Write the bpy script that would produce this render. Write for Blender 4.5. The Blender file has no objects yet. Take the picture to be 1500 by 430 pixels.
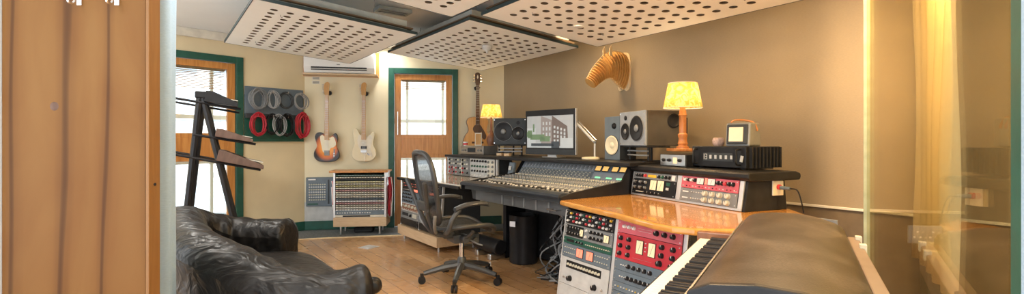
import bpy, bmesh, math, random
from mathutils import Vector, Matrix, Euler
random.seed(7)
C = bpy.context.scene.collection
R = math.radians
S = bpy.context.scene
# ---------------------------------------------------------------- camera, world, exposure
cd = bpy.data.cameras.new('camera'); cam = bpy.data.objects.new('camera', cd); C.objects.link(cam)
cd.sensor_width = 36; cd.lens = 17.28; cd.shift_y = -0.0053; cd.clip_start = 0.02
cam.location = (0, 0, 1.15); cam.rotation_euler = (R(90), 0, 0); S.camera = cam
S.view_settings.view_transform = 'Standard'; S.view_settings.look = 'None'
S.view_settings.gamma = 1; S.view_settings.use_curve_mapping = False
S.view_settings.exposure = 0.35
W = bpy.data.worlds.new('world'); S.world = W; W.use_nodes = True
bg = W.node_tree.nodes['Background']; bg.inputs[0].default_value = (.93, .97, 1, 1); bg.inputs[1].default_value = 2.2
sun = bpy.data.lights.new('sun', 'SUN'); sun.energy = 8.0; sun.angle = R(8); sun.color = (1, .97, .92)
so = bpy.data.objects.new('sun', sun); C.objects.link(so); so.rotation_euler = (R(48), 0, R(18))
WARM = (1, .67, .35); NEUT = (1, .95, .87)
DOWN_AND_FILL = [  # x, y, z, watts, colour, name group
    (-1.64, 6.38, 2.385, 5, NEUT), (-.3, 5.5, 2.385, 8, NEUT), (-2.9, 3.6, 2.385, 26, NEUT), (-1.15, 2.4, 2.385, 20, NEUT),  # only the first is a visible fitting, the others are added fill lamps
    (.35, 1.9, 2.385, 18, WARM), (1.86, 2.16, 2.385, 65, WARM), (1.5, 2.75, 2.385, 24, WARM), (.55, 4.75, 2.385, 10, WARM), (-.6, .3, 2.385, 20, NEUT),  # second is added to brighten the cream curtain, third to warm the right wall
    (-1.9, .4, 2.385, 12, NEUT), (.1, -.8, 2.385, 20, NEUT)]

# ---------------------------------------------------------------- helpers
class Fr:
    def __init__(s, ox, oy, ang): s.o = (ox, oy); s.a = R(ang); s.c = math.cos(s.a); s.s = math.sin(s.a)
    def w(s, x, y, z=0): return (s.o[0]+s.c*x-s.s*y, s.o[1]+s.s*x+s.c*y, z)
    def l(s, X, Y):
        X -= s.o[0]; Y -= s.o[1]; return (s.c*X+s.s*Y, -s.s*X+s.c*Y)
WALL2 = Fr(-2.70, 6.40, 10.9); WALL1 = Fr(-2.70, 6.40, 49.3); WALL3 = Fr(-.115, 6.90, -54.2)
DK = Fr(.34, 3.52, -54.8); WG = Fr(.96, 3.90, -67); PN = Fr(0, 0, -120.7); GL = Fr(0, 0, 57)

class MB:
    def __init__(s): s.v = []; s.f = []; s.m = []
    def add(s, vs, fs, m=0):
        b = len(s.v); s.v += [tuple(v) for v in vs]
        for f in fs: s.f.append(tuple(b+i for i in f)); s.m.append(m)
        return s
    def box(s, x0, y0, z0, x1, y1, z1, m=0, rot=None, piv=None):
        vs = [Vector((x, y, z)) for z in (z0, z1) for y in (y0, y1) for x in (x0, x1)]
        if rot:
            p = Vector(piv) if piv else Vector(((x0+x1)/2, (y0+y1)/2, (z0+z1)/2)); M = Euler([R(a) for a in rot]).to_matrix()
            vs = [M @ (v-p)+p for v in vs]
        return s.add(vs, [(0, 2, 3, 1), (4, 5, 7, 6), (0, 1, 5, 4), (1, 3, 7, 5), (3, 2, 6, 7), (2, 0, 4, 6)], m)
    def ring(s, c, ax, r, n):
        ax = Vector(ax).normalized(); u = ax.orthogonal().normalized(); w = ax.cross(u)
        return [Vector(c)+r*(math.cos(2*math.pi*i/n)*u+math.sin(2*math.pi*i/n)*w) for i in range(n)]
    def cyl(s, p0, p1, r0, r1=None, n=14, m=0):
        r1 = r0 if r1 is None else r1; ax = Vector(p1)-Vector(p0)
        a = s.ring(p0, ax, r0, n); b = s.ring(p1, ax, r1, n)
        return s.add(a+b, [(i, (i+1) % n, n+(i+1) % n, n+i) for i in range(n)]+[tuple(range(n-1, -1, -1)), tuple(range(n, 2*n))], m)
    def tube(s, pts, r, n=8, m=0, closed=False):
        pts = [Vector(p) for p in pts]; L = len(pts); rs = r if isinstance(r, (list, tuple)) else [r]*L
        vs = []; u = None
        for i, p in enumerate(pts):
            t = (pts[(i+1) % L]-pts[i-1]) if closed else pts[min(i+1, L-1)]-pts[max(i-1, 0)]
            if t.length < 1e-9: t = Vector((0, 0, 1))
            t.normalize()
            u = t.orthogonal() if u is None else (u-t*u.dot(t))
            if u.length < 1e-6: u = t.orthogonal()
            u.normalize(); w = t.cross(u)
            vs += [p+rs[i]*(math.cos(2*math.pi*k/n)*u+math.sin(2*math.pi*k/n)*w) for k in range(n)]
        fs = []
        for i in range(L if closed else L-1):
            j = (i+1) % L
            fs += [(i*n+k, i*n+(k+1) % n, j*n+(k+1) % n, j*n+k) for k in range(n)]
        if not closed: fs += [tuple(range(n-1, -1, -1)), tuple(range((L-1)*n, L*n))]
        return s.add(vs, fs, m)
    def lathe(s, prof, c=(0, 0, 0), ax='z', n=24, m=0):
        vs = []
        for r, h in prof:
            for k in range(n):
                a = 2*math.pi*k/n; x, y = r*math.cos(a), r*math.sin(a)
                v = (x, y, h) if ax == 'z' else ((x, h, y) if ax == 'y' else (h, x, y))
                vs.append((c[0]+v[0], c[1]+v[1], c[2]+v[2]))
        L = len(prof)
        fs = [(i*n+k, i*n+(k+1) % n, (i+1)*n+(k+1) % n, (i+1)*n+k) for i in range(L-1) for k in range(n)]
        fs += [tuple(range(n-1, -1, -1)), tuple(range((L-1)*n, L*n))]
        return s.add(vs, fs, m)
    def prism(s, poly, a, b, plane='xy', m=0):      # polygon in a plane, extruded from a to b along the third axis
        def P(p, h): return (p[0], p[1], h) if plane == 'xy' else ((p[0], h, p[1]) if plane == 'xz' else (h, p[0], p[1]))
        n = len(poly); vs = [P(p, a) for p in poly]+[P(p, b) for p in poly]
        return s.add(vs, [tuple(range(n-1, -1, -1)), tuple(range(n, 2*n))]+[(i, (i+1) % n, n+(i+1) % n, n+i) for i in range(n)], m)
    def sphere(s, c, r, n=14, sc=(1, 1, 1), m=0):
        prof = [(max(r*math.sin(math.pi*i/n), 1e-4), -r*math.cos(math.pi*i/n)) for i in range(n+1)]
        b = len(s.v); s.lathe(prof, (0, 0, 0), 'z', n, m)
        for i in range(b, len(s.v)):
            v = s.v[i]; s.v[i] = (c[0]+v[0]*sc[0], c[1]+v[1]*sc[1], c[2]+v[2]*sc[2])
        return s
    def build(s, name, mat, parent=None, loc=None, rz=0, smooth=False, bev=0, sub=0, seg=2, rot=None, fixn=True):
        me = bpy.data.meshes.new(name); me.from_pydata(s.v, [], s.f)
        for mm in (mat if isinstance(mat, (list, tuple)) else [mat]): me.materials.append(mm)
        me.polygons.foreach_set('material_index', s.m)
        if fixn:
            b = bmesh.new(); b.from_mesh(me); bmesh.ops.recalc_face_normals(b, faces=b.faces); b.to_mesh(me); b.free()
        if smooth:
            me.polygons.foreach_set('use_smooth', [True]*len(me.polygons))
            me.set_sharp_from_angle(angle=R(40)) if hasattr(me, 'set_sharp_from_angle') else None
        o = bpy.data.objects.new(name, me); C.objects.link(o)
        if parent: o.parent = parent
        if loc: o.location = loc
        o.rotation_euler = rot if rot else (0, 0, rz)
        if bev:
            md = o.modifiers.new('bevel', 'BEVEL'); md.width = bev; md.segments = seg; md.limit_method = 'ANGLE'; md.angle_limit = R(35)
        if sub:
            md = o.modifiers.new('subsurf', 'SUBSURF'); md.levels = sub; md.render_levels = sub
        return o
def tag(o, label=None, cat=None, group=None, kind=None):
    if label: o['label'] = label
    if cat: o['category'] = cat
    if group: o['group'] = group
    if kind: o['kind'] = kind
    return o
def thing(name, label, cat, loc=(0, 0, 0), rz=0, group=None, rot=None):
    o = bpy.data.objects.new(name, None); C.objects.link(o); o.empty_display_size = .1
    o.location = loc; o.rotation_euler = rot if rot else (0, 0, rz); return tag(o, label, cat, group)
def inst(src, parent, loc, rot=None, name=None, scale=None):
    c = src.copy(); C.objects.link(c); c.parent = parent; c.location = loc
    if rot: c.rotation_euler = rot
    if scale: c.scale = scale
    return c
def copy_tree(o, parent=None):
    c = o.copy(); C.objects.link(c); c.parent = parent
    for ch in [x for x in C.objects if x.parent == o]: copy_tree(ch, c)
    return c
def spline(pts, n=8, closed=False):
    pts = [Vector(p) for p in pts]; L = len(pts); out = []
    for i in range(L if closed else L-1):
        g = (lambda k: pts[k % L]) if closed else (lambda k: pts[max(0, min(L-1, k))])
        p0, p1, p2, p3 = g(i-1), g(i), g(i+1), g(i+2)
        for k in range(n):
            t = k/n
            out.append(.5*((2*p1)+(p2-p0)*t+(2*p0-5*p1+4*p2-p3)*t*t+(3*p1-p0-3*p2+p3)*t**3))
    if not closed: out.append(pts[-1])
    return out
def sp2(pts, n=6): return [(p.x, p.y) for p in spline([(a, b, 0) for a, b in pts], n, True)]

# ---------------------------------------------------------------- materials
def newmat(name):
    m = bpy.data.materials.new(name); m.use_nodes = True; nt = m.node_tree
    return m, nt, nt.nodes['Principled BSDF']
def N(nt, t, **k):
    n = nt.nodes.new(t)
    for a, v in k.items():
        if a in n.inputs.keys() if isinstance(a, str) else False: n.inputs[a].default_value = v
        else: setattr(n, a, v)
    return n
def coords(nt, scale=(1, 1, 1), rot=(0, 0, 0)):
    tc = nt.nodes.new('ShaderNodeTexCoord'); mp = nt.nodes.new('ShaderNodeMapping')
    mp.inputs['Scale'].default_value = scale; mp.inputs['Rotation'].default_value = [R(a) for a in rot]
    nt.links.new(tc.outputs['Object'], mp.inputs['Vector']); return mp.outputs['Vector']
def ramp(nt, src, stops):
    r = nt.nodes.new('ShaderNodeValToRGB'); e = r.color_ramp.elements
    while len(e) < len(stops): e.new(.5)
    for i, (p, c) in enumerate(stops): e[i].position = p; e[i].color = (*c, 1)
    nt.links.new(src, r.inputs['Fac']); return r.outputs['Color']
def bump(nt, src, bsdf, strength=.3, dist=.01):
    b = nt.nodes.new('ShaderNodeBump'); b.inputs['Strength'].default_value = strength; b.inputs['Distance'].default_value = dist
    nt.links.new(src, b.inputs['Height']); nt.links.new(b.outputs['Normal'], bsdf.inputs['Normal'])
def noise(nt, vec, scale, detail=4, dist=0):
    n = nt.nodes.new('ShaderNodeTexNoise'); n.inputs['Scale'].default_value = scale; n.inputs['Detail'].default_value = detail
    n.inputs['Distortion'].default_value = dist; nt.links.new(vec, n.inputs['Vector']); return n.outputs['Fac']
def mat(name, col, rough=.5, metal=0, var=.12, sc=12, bmp=0, bsc=80, emit=None, es=0, scale=(1, 1, 1), coat=0):
    m, nt, b = newmat(name); v = coords(nt, scale)
    lo = tuple(c*(1-var) for c in col); hi = tuple(min(1, c*(1+var)) for c in col)
    nt.links.new(ramp(nt, noise(nt, v, sc), [(.3, lo), (.7, hi)]), b.inputs['Base Color'])
    b.inputs['Roughness'].default_value = rough; b.inputs['Metallic'].default_value = metal
    if max(col) < .06: b.inputs['Specular IOR Level'].default_value = .28
    if coat: b.inputs['Coat Weight'].default_value = coat
    if bmp: bump(nt, noise(nt, v, bsc), b, bmp, .004)
    if emit: b.inputs['Emission Color'].default_value = (*emit, 1); b.inputs['Emission Strength'].default_value = es
    return m
def wood(name, cols, grain=(1, 14, 14), rough=.4, dist=1.5, sc=2.2, bmp=.05, coat=0):
    m, nt, b = newmat(name); v = coords(nt, grain)
    f = noise(nt, v, sc, 6, dist)
    nt.links.new(ramp(nt, f, [(.25, cols[0]), (.5, cols[1]), (.75, cols[2])]), b.inputs['Base Color'])
    b.inputs['Roughness'].default_value = rough; b.inputs['Coat Weight'].default_value = coat
    bump(nt, f, b, bmp, .003); return m
def weave(name, col, sc=160, rough=.9, var=.15, bmp=.4, fold=0):
    m, nt, b = newmat(name); v = coords(nt)
    w1 = nt.nodes.new('ShaderNodeTexWave'); w1.inputs['Scale'].default_value = sc; w1.bands_direction = 'Z'; w1.inputs['Distortion'].default_value = 1
    nt.links.new(v, w1.inputs['Vector'])
    n1 = noise(nt, v, 3); n2 = noise(nt, coords(nt, (40, 40, 160)), 1.5, 2)
    mx = nt.nodes.new('ShaderNodeMix'); mx.inputs[0].default_value = .5; nt.links.new(n1, mx.inputs[2]); nt.links.new(n2, mx.inputs[3])
    nt.links.new(ramp(nt, mx.outputs[0], [(.35, tuple(c*(1-var) for c in col)), (.65, tuple(min(1, c*(1+var)) for c in col))]), b.inputs['Base Color'])
    b.inputs['Roughness'].default_value = rough; bump(nt, n2, b, bmp, .002); return m

M = {}
M['cream'] = mat('cream_plaster', (.72, .61, .40), .8, sc=2.2, var=.07, bmp=.15, bsc=60)
M['cream2'] = mat('pale_cream_plaster', (.77, .70, .51), .8, sc=2.0, var=.05, bmp=.12, bsc=50)
M['taupe'] = weave('taupe_wall_fabric', (.315, .252, .168), var=.07)
M['brown_low'] = mat('brown_lower_wall', (.16, .12, .075), .8)
M['white_ceil'] = mat('white_ceiling_paint', (.88, .90, .90), .8, sc=1.5, var=.03)
M['green'] = mat('dark_green_paint', (.012, .085, .06), .4, var=.2, bmp=.05)
M['white'] = mat('white_plastic', (.78, .78, .77), .35, var=.02)
M['offwhite'] = mat('aged_white_paint', (.72, .68, .58), .5)
M['black'] = mat('black_satin', (.014, .014, .016), .38, var=.3)
M['black_matt'] = mat('black_matt', (.02, .02, .022), .75, var=.3)
M['dark'] = mat('dark_charcoal', (.045, .05, .055), .5)
M['blue_grey'] = mat('blue_grey_panel', (.13, .17, .21), .45, var=.1)
M['grey'] = mat('mid_grey_metal', (.25, .26, .265), .45, .3)
M['duct'] = mat('grey_duct_paint', (.30, .33, .33), .5)
M['lgrey'] = mat('light_grey_paint', (.55, .56, .56), .45)
M['steel'] = mat('brushed_steel', (.62, .62, .63), .28, 1, scale=(1, 1, 40))
M['chrome'] = mat('polished_chrome', (.75, .76, .78), .12, 1)
M['alu'] = mat('pale_aluminium', (.72, .73, .75), .42, .6, var=.05)
M['red'] = mat('red_panel', (.52, .03, .045), .4, var=.1)
M['pink'] = mat('rose_panel', (.60, .12, .16), .4, var=.1)
M['redcable'] = mat('red_cable', (.48, .02, .04), .4)
M['greycable'] = mat('grey_cable', (.22, .23, .24), .5)
M['clearcable'] = mat('pale_cable', (.33, .34, .35), .4)
M['yellow'] = mat('yellow_knob', (.75, .48, .03), .4)
M['ivory'] = mat('ivory_key', (.80, .76, .66), .3, var=.04, sc=40)
M['cream_knob'] = mat('cream_knob', (.62, .60, .50), .35)
M['greenled'] = mat('green_screen', (.1, .5, .2), .3, emit=(.3, 1, .45), es=.9)
M['dusty'] = mat('dusty_pink_strip', (.55, .30, .30), .5)
M['straw'] = mat('straw_yellow_strip', (.66, .60, .30), .5)
M['amber'] = mat('amber_meter', (.75, .42, .12), .3, emit=(1, .62, .2), es=.55)
M['vu'] = mat('cream_meter', (.78, .66, .42), .3, emit=(1, .8, .5), es=.25)
M['redmeter'] = mat('red_lit_meter', (.8, .18, .12), .3, emit=(1, .25, .15), es=.8)
M['wood_door'] = None
M['amberwood'] = wood('amber_varnished_wood', [(.40, .15, .035), (.54, .23, .06), (.62, .30, .09)], (10, 10, 1), .3, 1, 2.5)
M['desk'] = wood('orange_varnished_desk_wood', [(.52, .22, .045), (.64, .30, .07), (.72, .38, .11)], (2, 16, 8), .16, .8, 2, .02, .5)
M['desklight'] = wood('pale_desk_wood', [(.50, .38, .24), (.58, .46, .31), (.66, .54, .38)], (2, 16, 8), .2, .8, 2, .02, .4)
M['ply'] = wood('pale_plywood', [(.55, .38, .22), (.63, .45, .28), (.68, .52, .34)], (2, 12, 12), .45)
M['maple'] = wood('maple_neck', [(.42, .20, .045), (.52, .27, .07), (.60, .33, .10)], (12, 12, 2), .3)
M['rosewood'] = wood('dark_rosewood', [(.05, .02, .01), (.09, .04, .02), (.13, .06, .03)], (12, 12, 2), .4)
M['spruce'] = wood('golden_spruce', [(.56, .27, .08), (.66, .35, .12), (.72, .42, .16)], (30, 6, 1), .25, .4)
M['mahog'] = wood('brown_mahogany', [(.16, .06, .03), (.24, .1, .05), (.30, .14, .07)], (8, 8, 2), .35)
M['darkwood'] = wood('dark_brown_cheek', [(.08, .045, .03), (.12, .065, .045), (.15, .085, .06)], (8, 8, 2), .4)
M['lampwood'] = wood('turned_lamp_wood', [(.36, .13, .04), (.48, .19, .06), (.58, .26, .09)], (8, 8, 3), .25)
M['cardboard'] = wood('laser_cut_board', [(.50, .26, .07), (.60, .33, .10), (.68, .40, .14)], (6, 6, 6), .7)
M['boardface'] = mat('pale_cut_edge', (.72, .56, .34), .7)
M['cloudboard'] = mat('perforated_white_board', (.90, .90, .85), .6, var=.03, sc=3)
M['felt'] = mat('brown_backing_felt', (.13, .085, .05), .95)
M['graphite'] = mat('graphite_plastic', (.055, .058, .062), .32)
M['silverface'] = mat('silver_grey_baffle', (.26, .29, .33), .35)
M['flank'] = mat('warm_black_lacquer', (.07, .062, .05), .3)
M['traygrey'] = mat('dark_grey_tray', (.10, .105, .11), .5)
M['lip'] = mat('dark_padded_lip', (.030, .038, .05), .35)
M['blueblack'] = mat('dark_teal_edge', (.03, .05, .055), .5)
M['mesh_seat'] = None
def make_special():
    # plywood door face with drifting grain, knots
    m, nt, b = newmat('birch_door_board'); v = coords(nt, (9, 9, .9))
    w = nt.nodes.new('ShaderNodeTexWave'); w.wave_type = 'BANDS'; w.bands_direction = 'X'; w.inputs['Scale'].default_value = .22
    w.inputs['Distortion'].default_value = 16; w.inputs['Detail'].default_value = 4; w.inputs['Detail Scale'].default_value = .55
    nt.links.new(v, w.inputs['Vector']); f2 = noise(nt, coords(nt, (4, 4, 1.2)), 1.6, 5, .8)
    c1 = ramp(nt, w.outputs['Fac'], [(.0, (.085, .036, .010)), (.05, (.155, .070, .019)), (.4, (.185, .087, .024)), (1, (.195, .094, .027))])
    c2 = ramp(nt, f2, [(.3, (.80, .68, .56)), (.65, (1, 1, 1))])
    mx = nt.nodes.new('ShaderNodeMix'); mx.data_type = 'RGBA'; mx.blend_type = 'MULTIPLY'; mx.inputs[0].default_value = .8
    nt.links.new(c1, mx.inputs[6]); nt.links.new(c2, mx.inputs[7]); nt.links.new(mx.outputs[2], b.inputs['Base Color'])
    b.inputs['Roughness'].default_value = .5; b.inputs['Specular IOR Level'].default_value = .2; M['wood_door'] = m
    M['edgewood'] = wood('amber_edge_strip', [(.19, .085, .02), (.22, .10, .027), (.25, .12, .034)], (12, 12, 1), .4)
    # floorboards
    m, nt, b = newmat('oak_floorboards'); v = coords(nt, (1, 1, 1), (0, 0, 54.8))
    br = nt.nodes.new('ShaderNodeTexBrick'); br.inputs['Scale'].default_value = 1; br.inputs['Brick Width'].default_value = .9; br.inputs['Row Height'].default_value = .125
    br.inputs['Mortar Size'].default_value = .0025; br.inputs['Color1'].default_value = (.46, .26, .115, 1); br.inputs['Color2'].default_value = (.62, .38, .19, 1)
    br.inputs['Mortar'].default_value = (.16, .08, .03, 1); br.offset = .37
    nt.links.new(v, br.inputs['Vector']); f = noise(nt, coords(nt, (3, 24, 3), (0, 0, 54.8)), 2, 6, 1)
    c2 = ramp(nt, f, [(.3, (.70, .68, .66)), (.7, (1.0, 1.0, 1.0))])
    mx = nt.nodes.new('ShaderNodeMix'); mx.data_type = 'RGBA'; mx.blend_type = 'MULTIPLY'; mx.inputs[0].default_value = .8
    nt.links.new(br.outputs['Color'], mx.inputs[6]); nt.links.new(c2, mx.inputs[7]); nt.links.new(mx.outputs[2], b.inputs['Base Color'])
    rr = ramp(nt, noise(nt, coords(nt, (1, 1, 1)), 2.2, 3), [(.3, (.16,)*3), (.7, (.34,)*3)]); nt.links.new(rr, b.inputs['Roughness']); M['floor'] = m
    M['carpet'] = mat('grey_carpet', (.20, .22, .23), .95, sc=40, var=.25, bmp=.6, bsc=300)
    # leather
    m, nt, b = newmat('black_leather'); v = coords(nt, (1, 1, 1))
    n1 = noise(nt, v, 9, 3, 1.5); vo = nt.nodes.new('ShaderNodeTexVoronoi'); vo.inputs['Scale'].default_value = 140; nt.links.new(v, vo.inputs['Vector'])
    nt.links.new(ramp(nt, n1, [(.3, (.007, .007, .007)), (.75, (.018, .016, .015))]), b.inputs['Base Color'])
    nt.links.new(ramp(nt, n1, [(.3, (.34,)*3), (.7, (.5,)*3)]), b.inputs['Roughness'])
    wv = noise(nt, coords(nt, (1.0, 2.2, 1.3), (0, 20, 40)), 5, 2.5, 1.8)
    bp = nt.nodes.new('ShaderNodeBump'); bp.inputs['Strength'].default_value = .6; bp.inputs['Distance'].default_value = .03
    nt.links.new(wv, bp.inputs['Height']); bp2 = nt.nodes.new('ShaderNodeBump'); bp2.inputs['Strength'].default_value = .12; bp2.inputs['Distance'].default_value = .002
    nt.links.new(vo.outputs['Distance'], bp2.inputs['Height']); nt.links.new(bp.outputs['Normal'], bp2.inputs['Normal']); nt.links.new(bp2.outputs['Normal'], b.inputs['Normal']); b.inputs['Specular IOR Level'].default_value = .28
    M['leather'] = m
    # dusty piano lid
    m, nt, b = newmat('dusty_brown_lid'); v = coords(nt)
    f = noise(nt, v, 5, 6, .6); f2 = noise(nt, coords(nt, (1, 1, 1)), 220, 2)
    mx = nt.nodes.new('ShaderNodeMix'); mx.inputs[0].default_value = .35; nt.links.new(f, mx.inputs[2]); nt.links.new(f2, mx.inputs[3])
    nt.links.new(ramp(nt, mx.outputs[0], [(.36, (.026, .018, .012)), (.5, (.055, .038, .027)), (.68, (.15, .115, .09))]), b.inputs['Base Color'])
    b.inputs['Roughness'].default_value = .33; bump(nt, f2, b, .25, .002); M['lid'] = m
    # fabrics
    M['drape_blue'] = weave('pale_blue_drape', (.30, .42, .54), 120, var=.06)
    M['drape_cream'] = weave('cream_linen_drape', (.80, .72, .55), 120, var=.08)
    # glass
    def glass(name, tint, ior=1.5, k=1.0):
        m, nt, b = newmat(name); out = nt.nodes['Material Output']; nt.nodes.remove(b)
        tr = nt.nodes.new('ShaderNodeBsdfTransparent'); tr.inputs[0].default_value = (*tint, 1); gl = nt.nodes.new('ShaderNodeBsdfGlossy'); gl.inputs['Roughness'].default_value = .0
        fr = nt.nodes.new('ShaderNodeFresnel'); fr.inputs['IOR'].default_value = ior
        mu = nt.nodes.new('ShaderNodeMath'); mu.operation = 'MULTIPLY'; mu.inputs[1].default_value = k; nt.links.new(fr.outputs[0], mu.inputs[0])
        mx = nt.nodes.new('ShaderNodeMixShader'); nt.links.new(mu.outputs[0], mx.inputs[0]); nt.links.new(tr.outputs[0], mx.inputs[1]); nt.links.new(gl.outputs[0], mx.inputs[2])
        nt.links.new(mx.outputs[0], out.inputs[0]); return m
    M['glass'] = glass('clear_window_glass', (.96, .99, .98)); M['bigglass'] = glass('partition_glass', (1.0, .93, .70), 1.45, .62)
    M['glassedge'] = mat('pale_green_glass_edge', (.45, .52, .38), .2, var=.15)
    # fine chair mesh
    m, nt, b = newmat('black_chair_mesh'); out = nt.nodes['Material Output']; v = coords(nt)
    tr = nt.nodes.new('ShaderNodeBsdfTransparent'); mx = nt.nodes.new('ShaderNodeMixShader'); f = noise(nt, v, 300, 1)
    nt.links.new(ramp(nt, f, [(.40, (.40,)*3), (.60, (.85,)*3)]), mx.inputs[0]); b.inputs['Base Color'].default_value = (.05, .055, .06, 1); b.inputs['Roughness'].default_value = .5
    nt.links.new(tr.outputs[0], mx.inputs[1]); nt.links.new(b.outputs[0], mx.inputs[2]); nt.links.new(mx.outputs[0], out.inputs[0]); M['mesh_seat'] = m
    # lampshade: patterned, lets the bulb through
    m, nt, b = newmat('patterned_lampshade'); out = nt.nodes['Material Output']; v = coords(nt)
    c = ramp(nt, noise(nt, v, 22, 3, 1.2), [(.44, (.84, .60, .24)), (.54, (.58, .33, .07))]); nt.links.new(c, b.inputs['Base Color']); b.inputs['Roughness'].default_value = .8
    tl = nt.nodes.new('ShaderNodeBsdfTranslucent'); nt.links.new(c, tl.inputs[0]); mx = nt.nodes.new('ShaderNodeMixShader'); mx.inputs[0].default_value = .6
    nt.links.new(b.outputs[0], mx.inputs[1]); nt.links.new(tl.outputs[0], mx.inputs[2]); nt.links.new(mx.outputs[0], out.inputs[0]); M['shade'] = m
    # sunburst guitar top: radial, in the guitar's own coordinates
    m, nt, b = newmat('sunburst_lacquer'); v = coords(nt, (1/.165, 0, 1/.20)); v.node.inputs['Location'].default_value = (0, 0, -.98)
    ln = nt.nodes.new('ShaderNodeVectorMath'); ln.operation = 'LENGTH'; nt.links.new(v, ln.inputs[0])
    nt.links.new(ramp(nt, ln.outputs['Value'], [(.42, (.85, .34, .03)), (.72, (.62, .14, .015)), (.92, (.02, .012, .01))]), b.inputs['Base Color']); b.inputs['Roughness'].default_value = .15; M['burst'] = m
    M['stratwhite'] = mat('aged_cream_lacquer', (.78, .71, .52), .15, var=.04)
    # exterior facades
    def facade(name, wall, win, w, h):
        m, nt, b = newmat(name); v = coords(nt, (1, 1, 1))
        sw = nt.nodes.new('ShaderNodeSeparateXYZ'); nt.links.new(v, sw.inputs[0]); cb = nt.nodes.new('ShaderNodeCombineXYZ'); nt.links.new(sw.outputs[0], cb.inputs[0]); nt.links.new(sw.outputs[2], cb.inputs[1])
        br = nt.nodes.new('ShaderNodeTexBrick'); br.offset = 0; br.inputs['Scale'].default_value = 1; br.inputs['Brick Width'].default_value = w; br.inputs['Row Height'].default_value = h
        br.inputs['Mortar Size'].default_value = .28; br.inputs['Color1'].default_value = (*win, 1); br.inputs['Color2'].default_value = (*[c*1.25 for c in win], 1); br.inputs['Mortar'].default_value = (*wall, 1)
        nt.links.new(cb.outputs[0], br.inputs['Vector']); nt.links.new(br.outputs['Color'], b.inputs['Base Color']); b.inputs['Roughness'].default_value = .7; return m
    M['facade'] = facade('pale_office_facade', (.85, .86, .88), (.42, .48, .55), 1.4, 1.6)
    M['facade2'] = facade('white_rendered_facade', (.92, .92, .90), (.55, .58, .62), 2.2, 1.9)
make_special()

# ---------------------------------------------------------------- setting
def struct(o): o['kind'] = 'structure'; return o
Z0, ZC = 0.0, 2.40
def wall_with_holes(name, fr, x0, x1, holes, m, z1=ZC, th=.12):     # holes: (xa, xb, za, zb)
    b = MB(); xs = sorted({x0, x1, *[h[0] for h in holes], *[h[1] for h in holes]})
    for a, c in zip(xs, xs[1:]):
        mid = (a+c)/2; hh = [h for h in holes if h[0] <= mid <= h[1]]
        if not hh: b.box(a, 0, 0, c, th, z1)
        else:
            h = hh[0]
            if h[2] > 0: b.box(a, 0, 0, c, th, h[2])
            b.box(a, 0, h[3], c, th, z1)
    return struct(b.build(name, m, loc=(*fr.o, 0), rz=fr.a))
# door apertures in wall frames
D1 = (-1.72, -.755); D2 = (1.06, 1.99); DT = 2.14
wall_with_holes('wall_left', WALL1, -3.6, 0, [(D1[0]+.02, D1[1]-.02, 0, DT-.02)], M['cream'])
wall_with_holes('wall_back', WALL2, -.02, 2.66, [(D2[0]+.02, D2[1]-.02, 0, DT-.02)], M['cream2'])
struct(MB().box(-.12, 0, .68, 9.2, .12, ZC).build('wall_right', M['taupe'], loc=(*WALL3.o, 0), rz=WALL3.a))
struct(MB().box(-.12, .003, 0, 9.2, .12, .668).build('wall_right', M['brown_low'], loc=(*WALL3.o, 0), rz=WALL3.a))
struct(MB().box(0, -.012, .668, 9.2, .05, .686).build('trim_right', M['offwhite'], loc=(*WALL3.o, 0), rz=WALL3.a, bev=.003))
struct(MB().box(.0, -.018, 0, D2[0], 0, .115).build('baseboard_back', M['green'], loc=(*WALL2.o, 0), rz=WALL2.a, bev=.004))
struct(MB().box(D2[1], -.018, 0, 2.6, 0, .115).build('baseboard_back', M['green'], loc=(*WALL2.o, 0), rz=WALL2.a, bev=.004))
struct(MB().box(D1[1], -.018, 0, .0, 0, .115).build('baseboard_left', M['green'], loc=(*WALL1.o, 0), rz=WALL1.a, bev=.004))
struct(MB().box(-3.6, -.03, 2.30, 0, 0, ZC).build('trim_left', M['offwhite'], loc=(*WALL1.o, 0), rz=WALL1.a, bev=.01))
# floor: oak boards and a carpet strip along the back wall
e0 = (-2.30, 5.83); dirx = (math.cos(R(11.5)), math.sin(R(11.5)))
A = (e0[0]-.32*dirx[0], e0[1]-.12); B = e0; Cc = (e0[0]+4*dirx[0], e0[1]+4*dirx[1])
woodpoly = [(-4.2, 3.9), A, B, Cc, (4, 6), (8, 1.5), (8, .1), (-4.2, .1)]
b = MB(); b.prism([(-6, 3.7), (-6, 8), (4, 8), (4, 5.9)], -.06, -.004); struct(b.build('floor', M['carpet']))
struct(MB().prism(woodpoly, -.05, .0).build('floor', M['floor']))
struct(MB().tube([(-5.5, 3.92, .0), (A[0], A[1], 0), (B[0], B[1], 0), (Cc[0], Cc[1], 0)], .012, 6).build('trim_1', M['boardface']))
# ceiling
struct(MB().prism([(-6, -6), (8, -6), (8, 2), (-.1, 7.2), (-6, 7.2)], ZC, ZC+.12).build('ceiling', M['white_ceil']))
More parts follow.
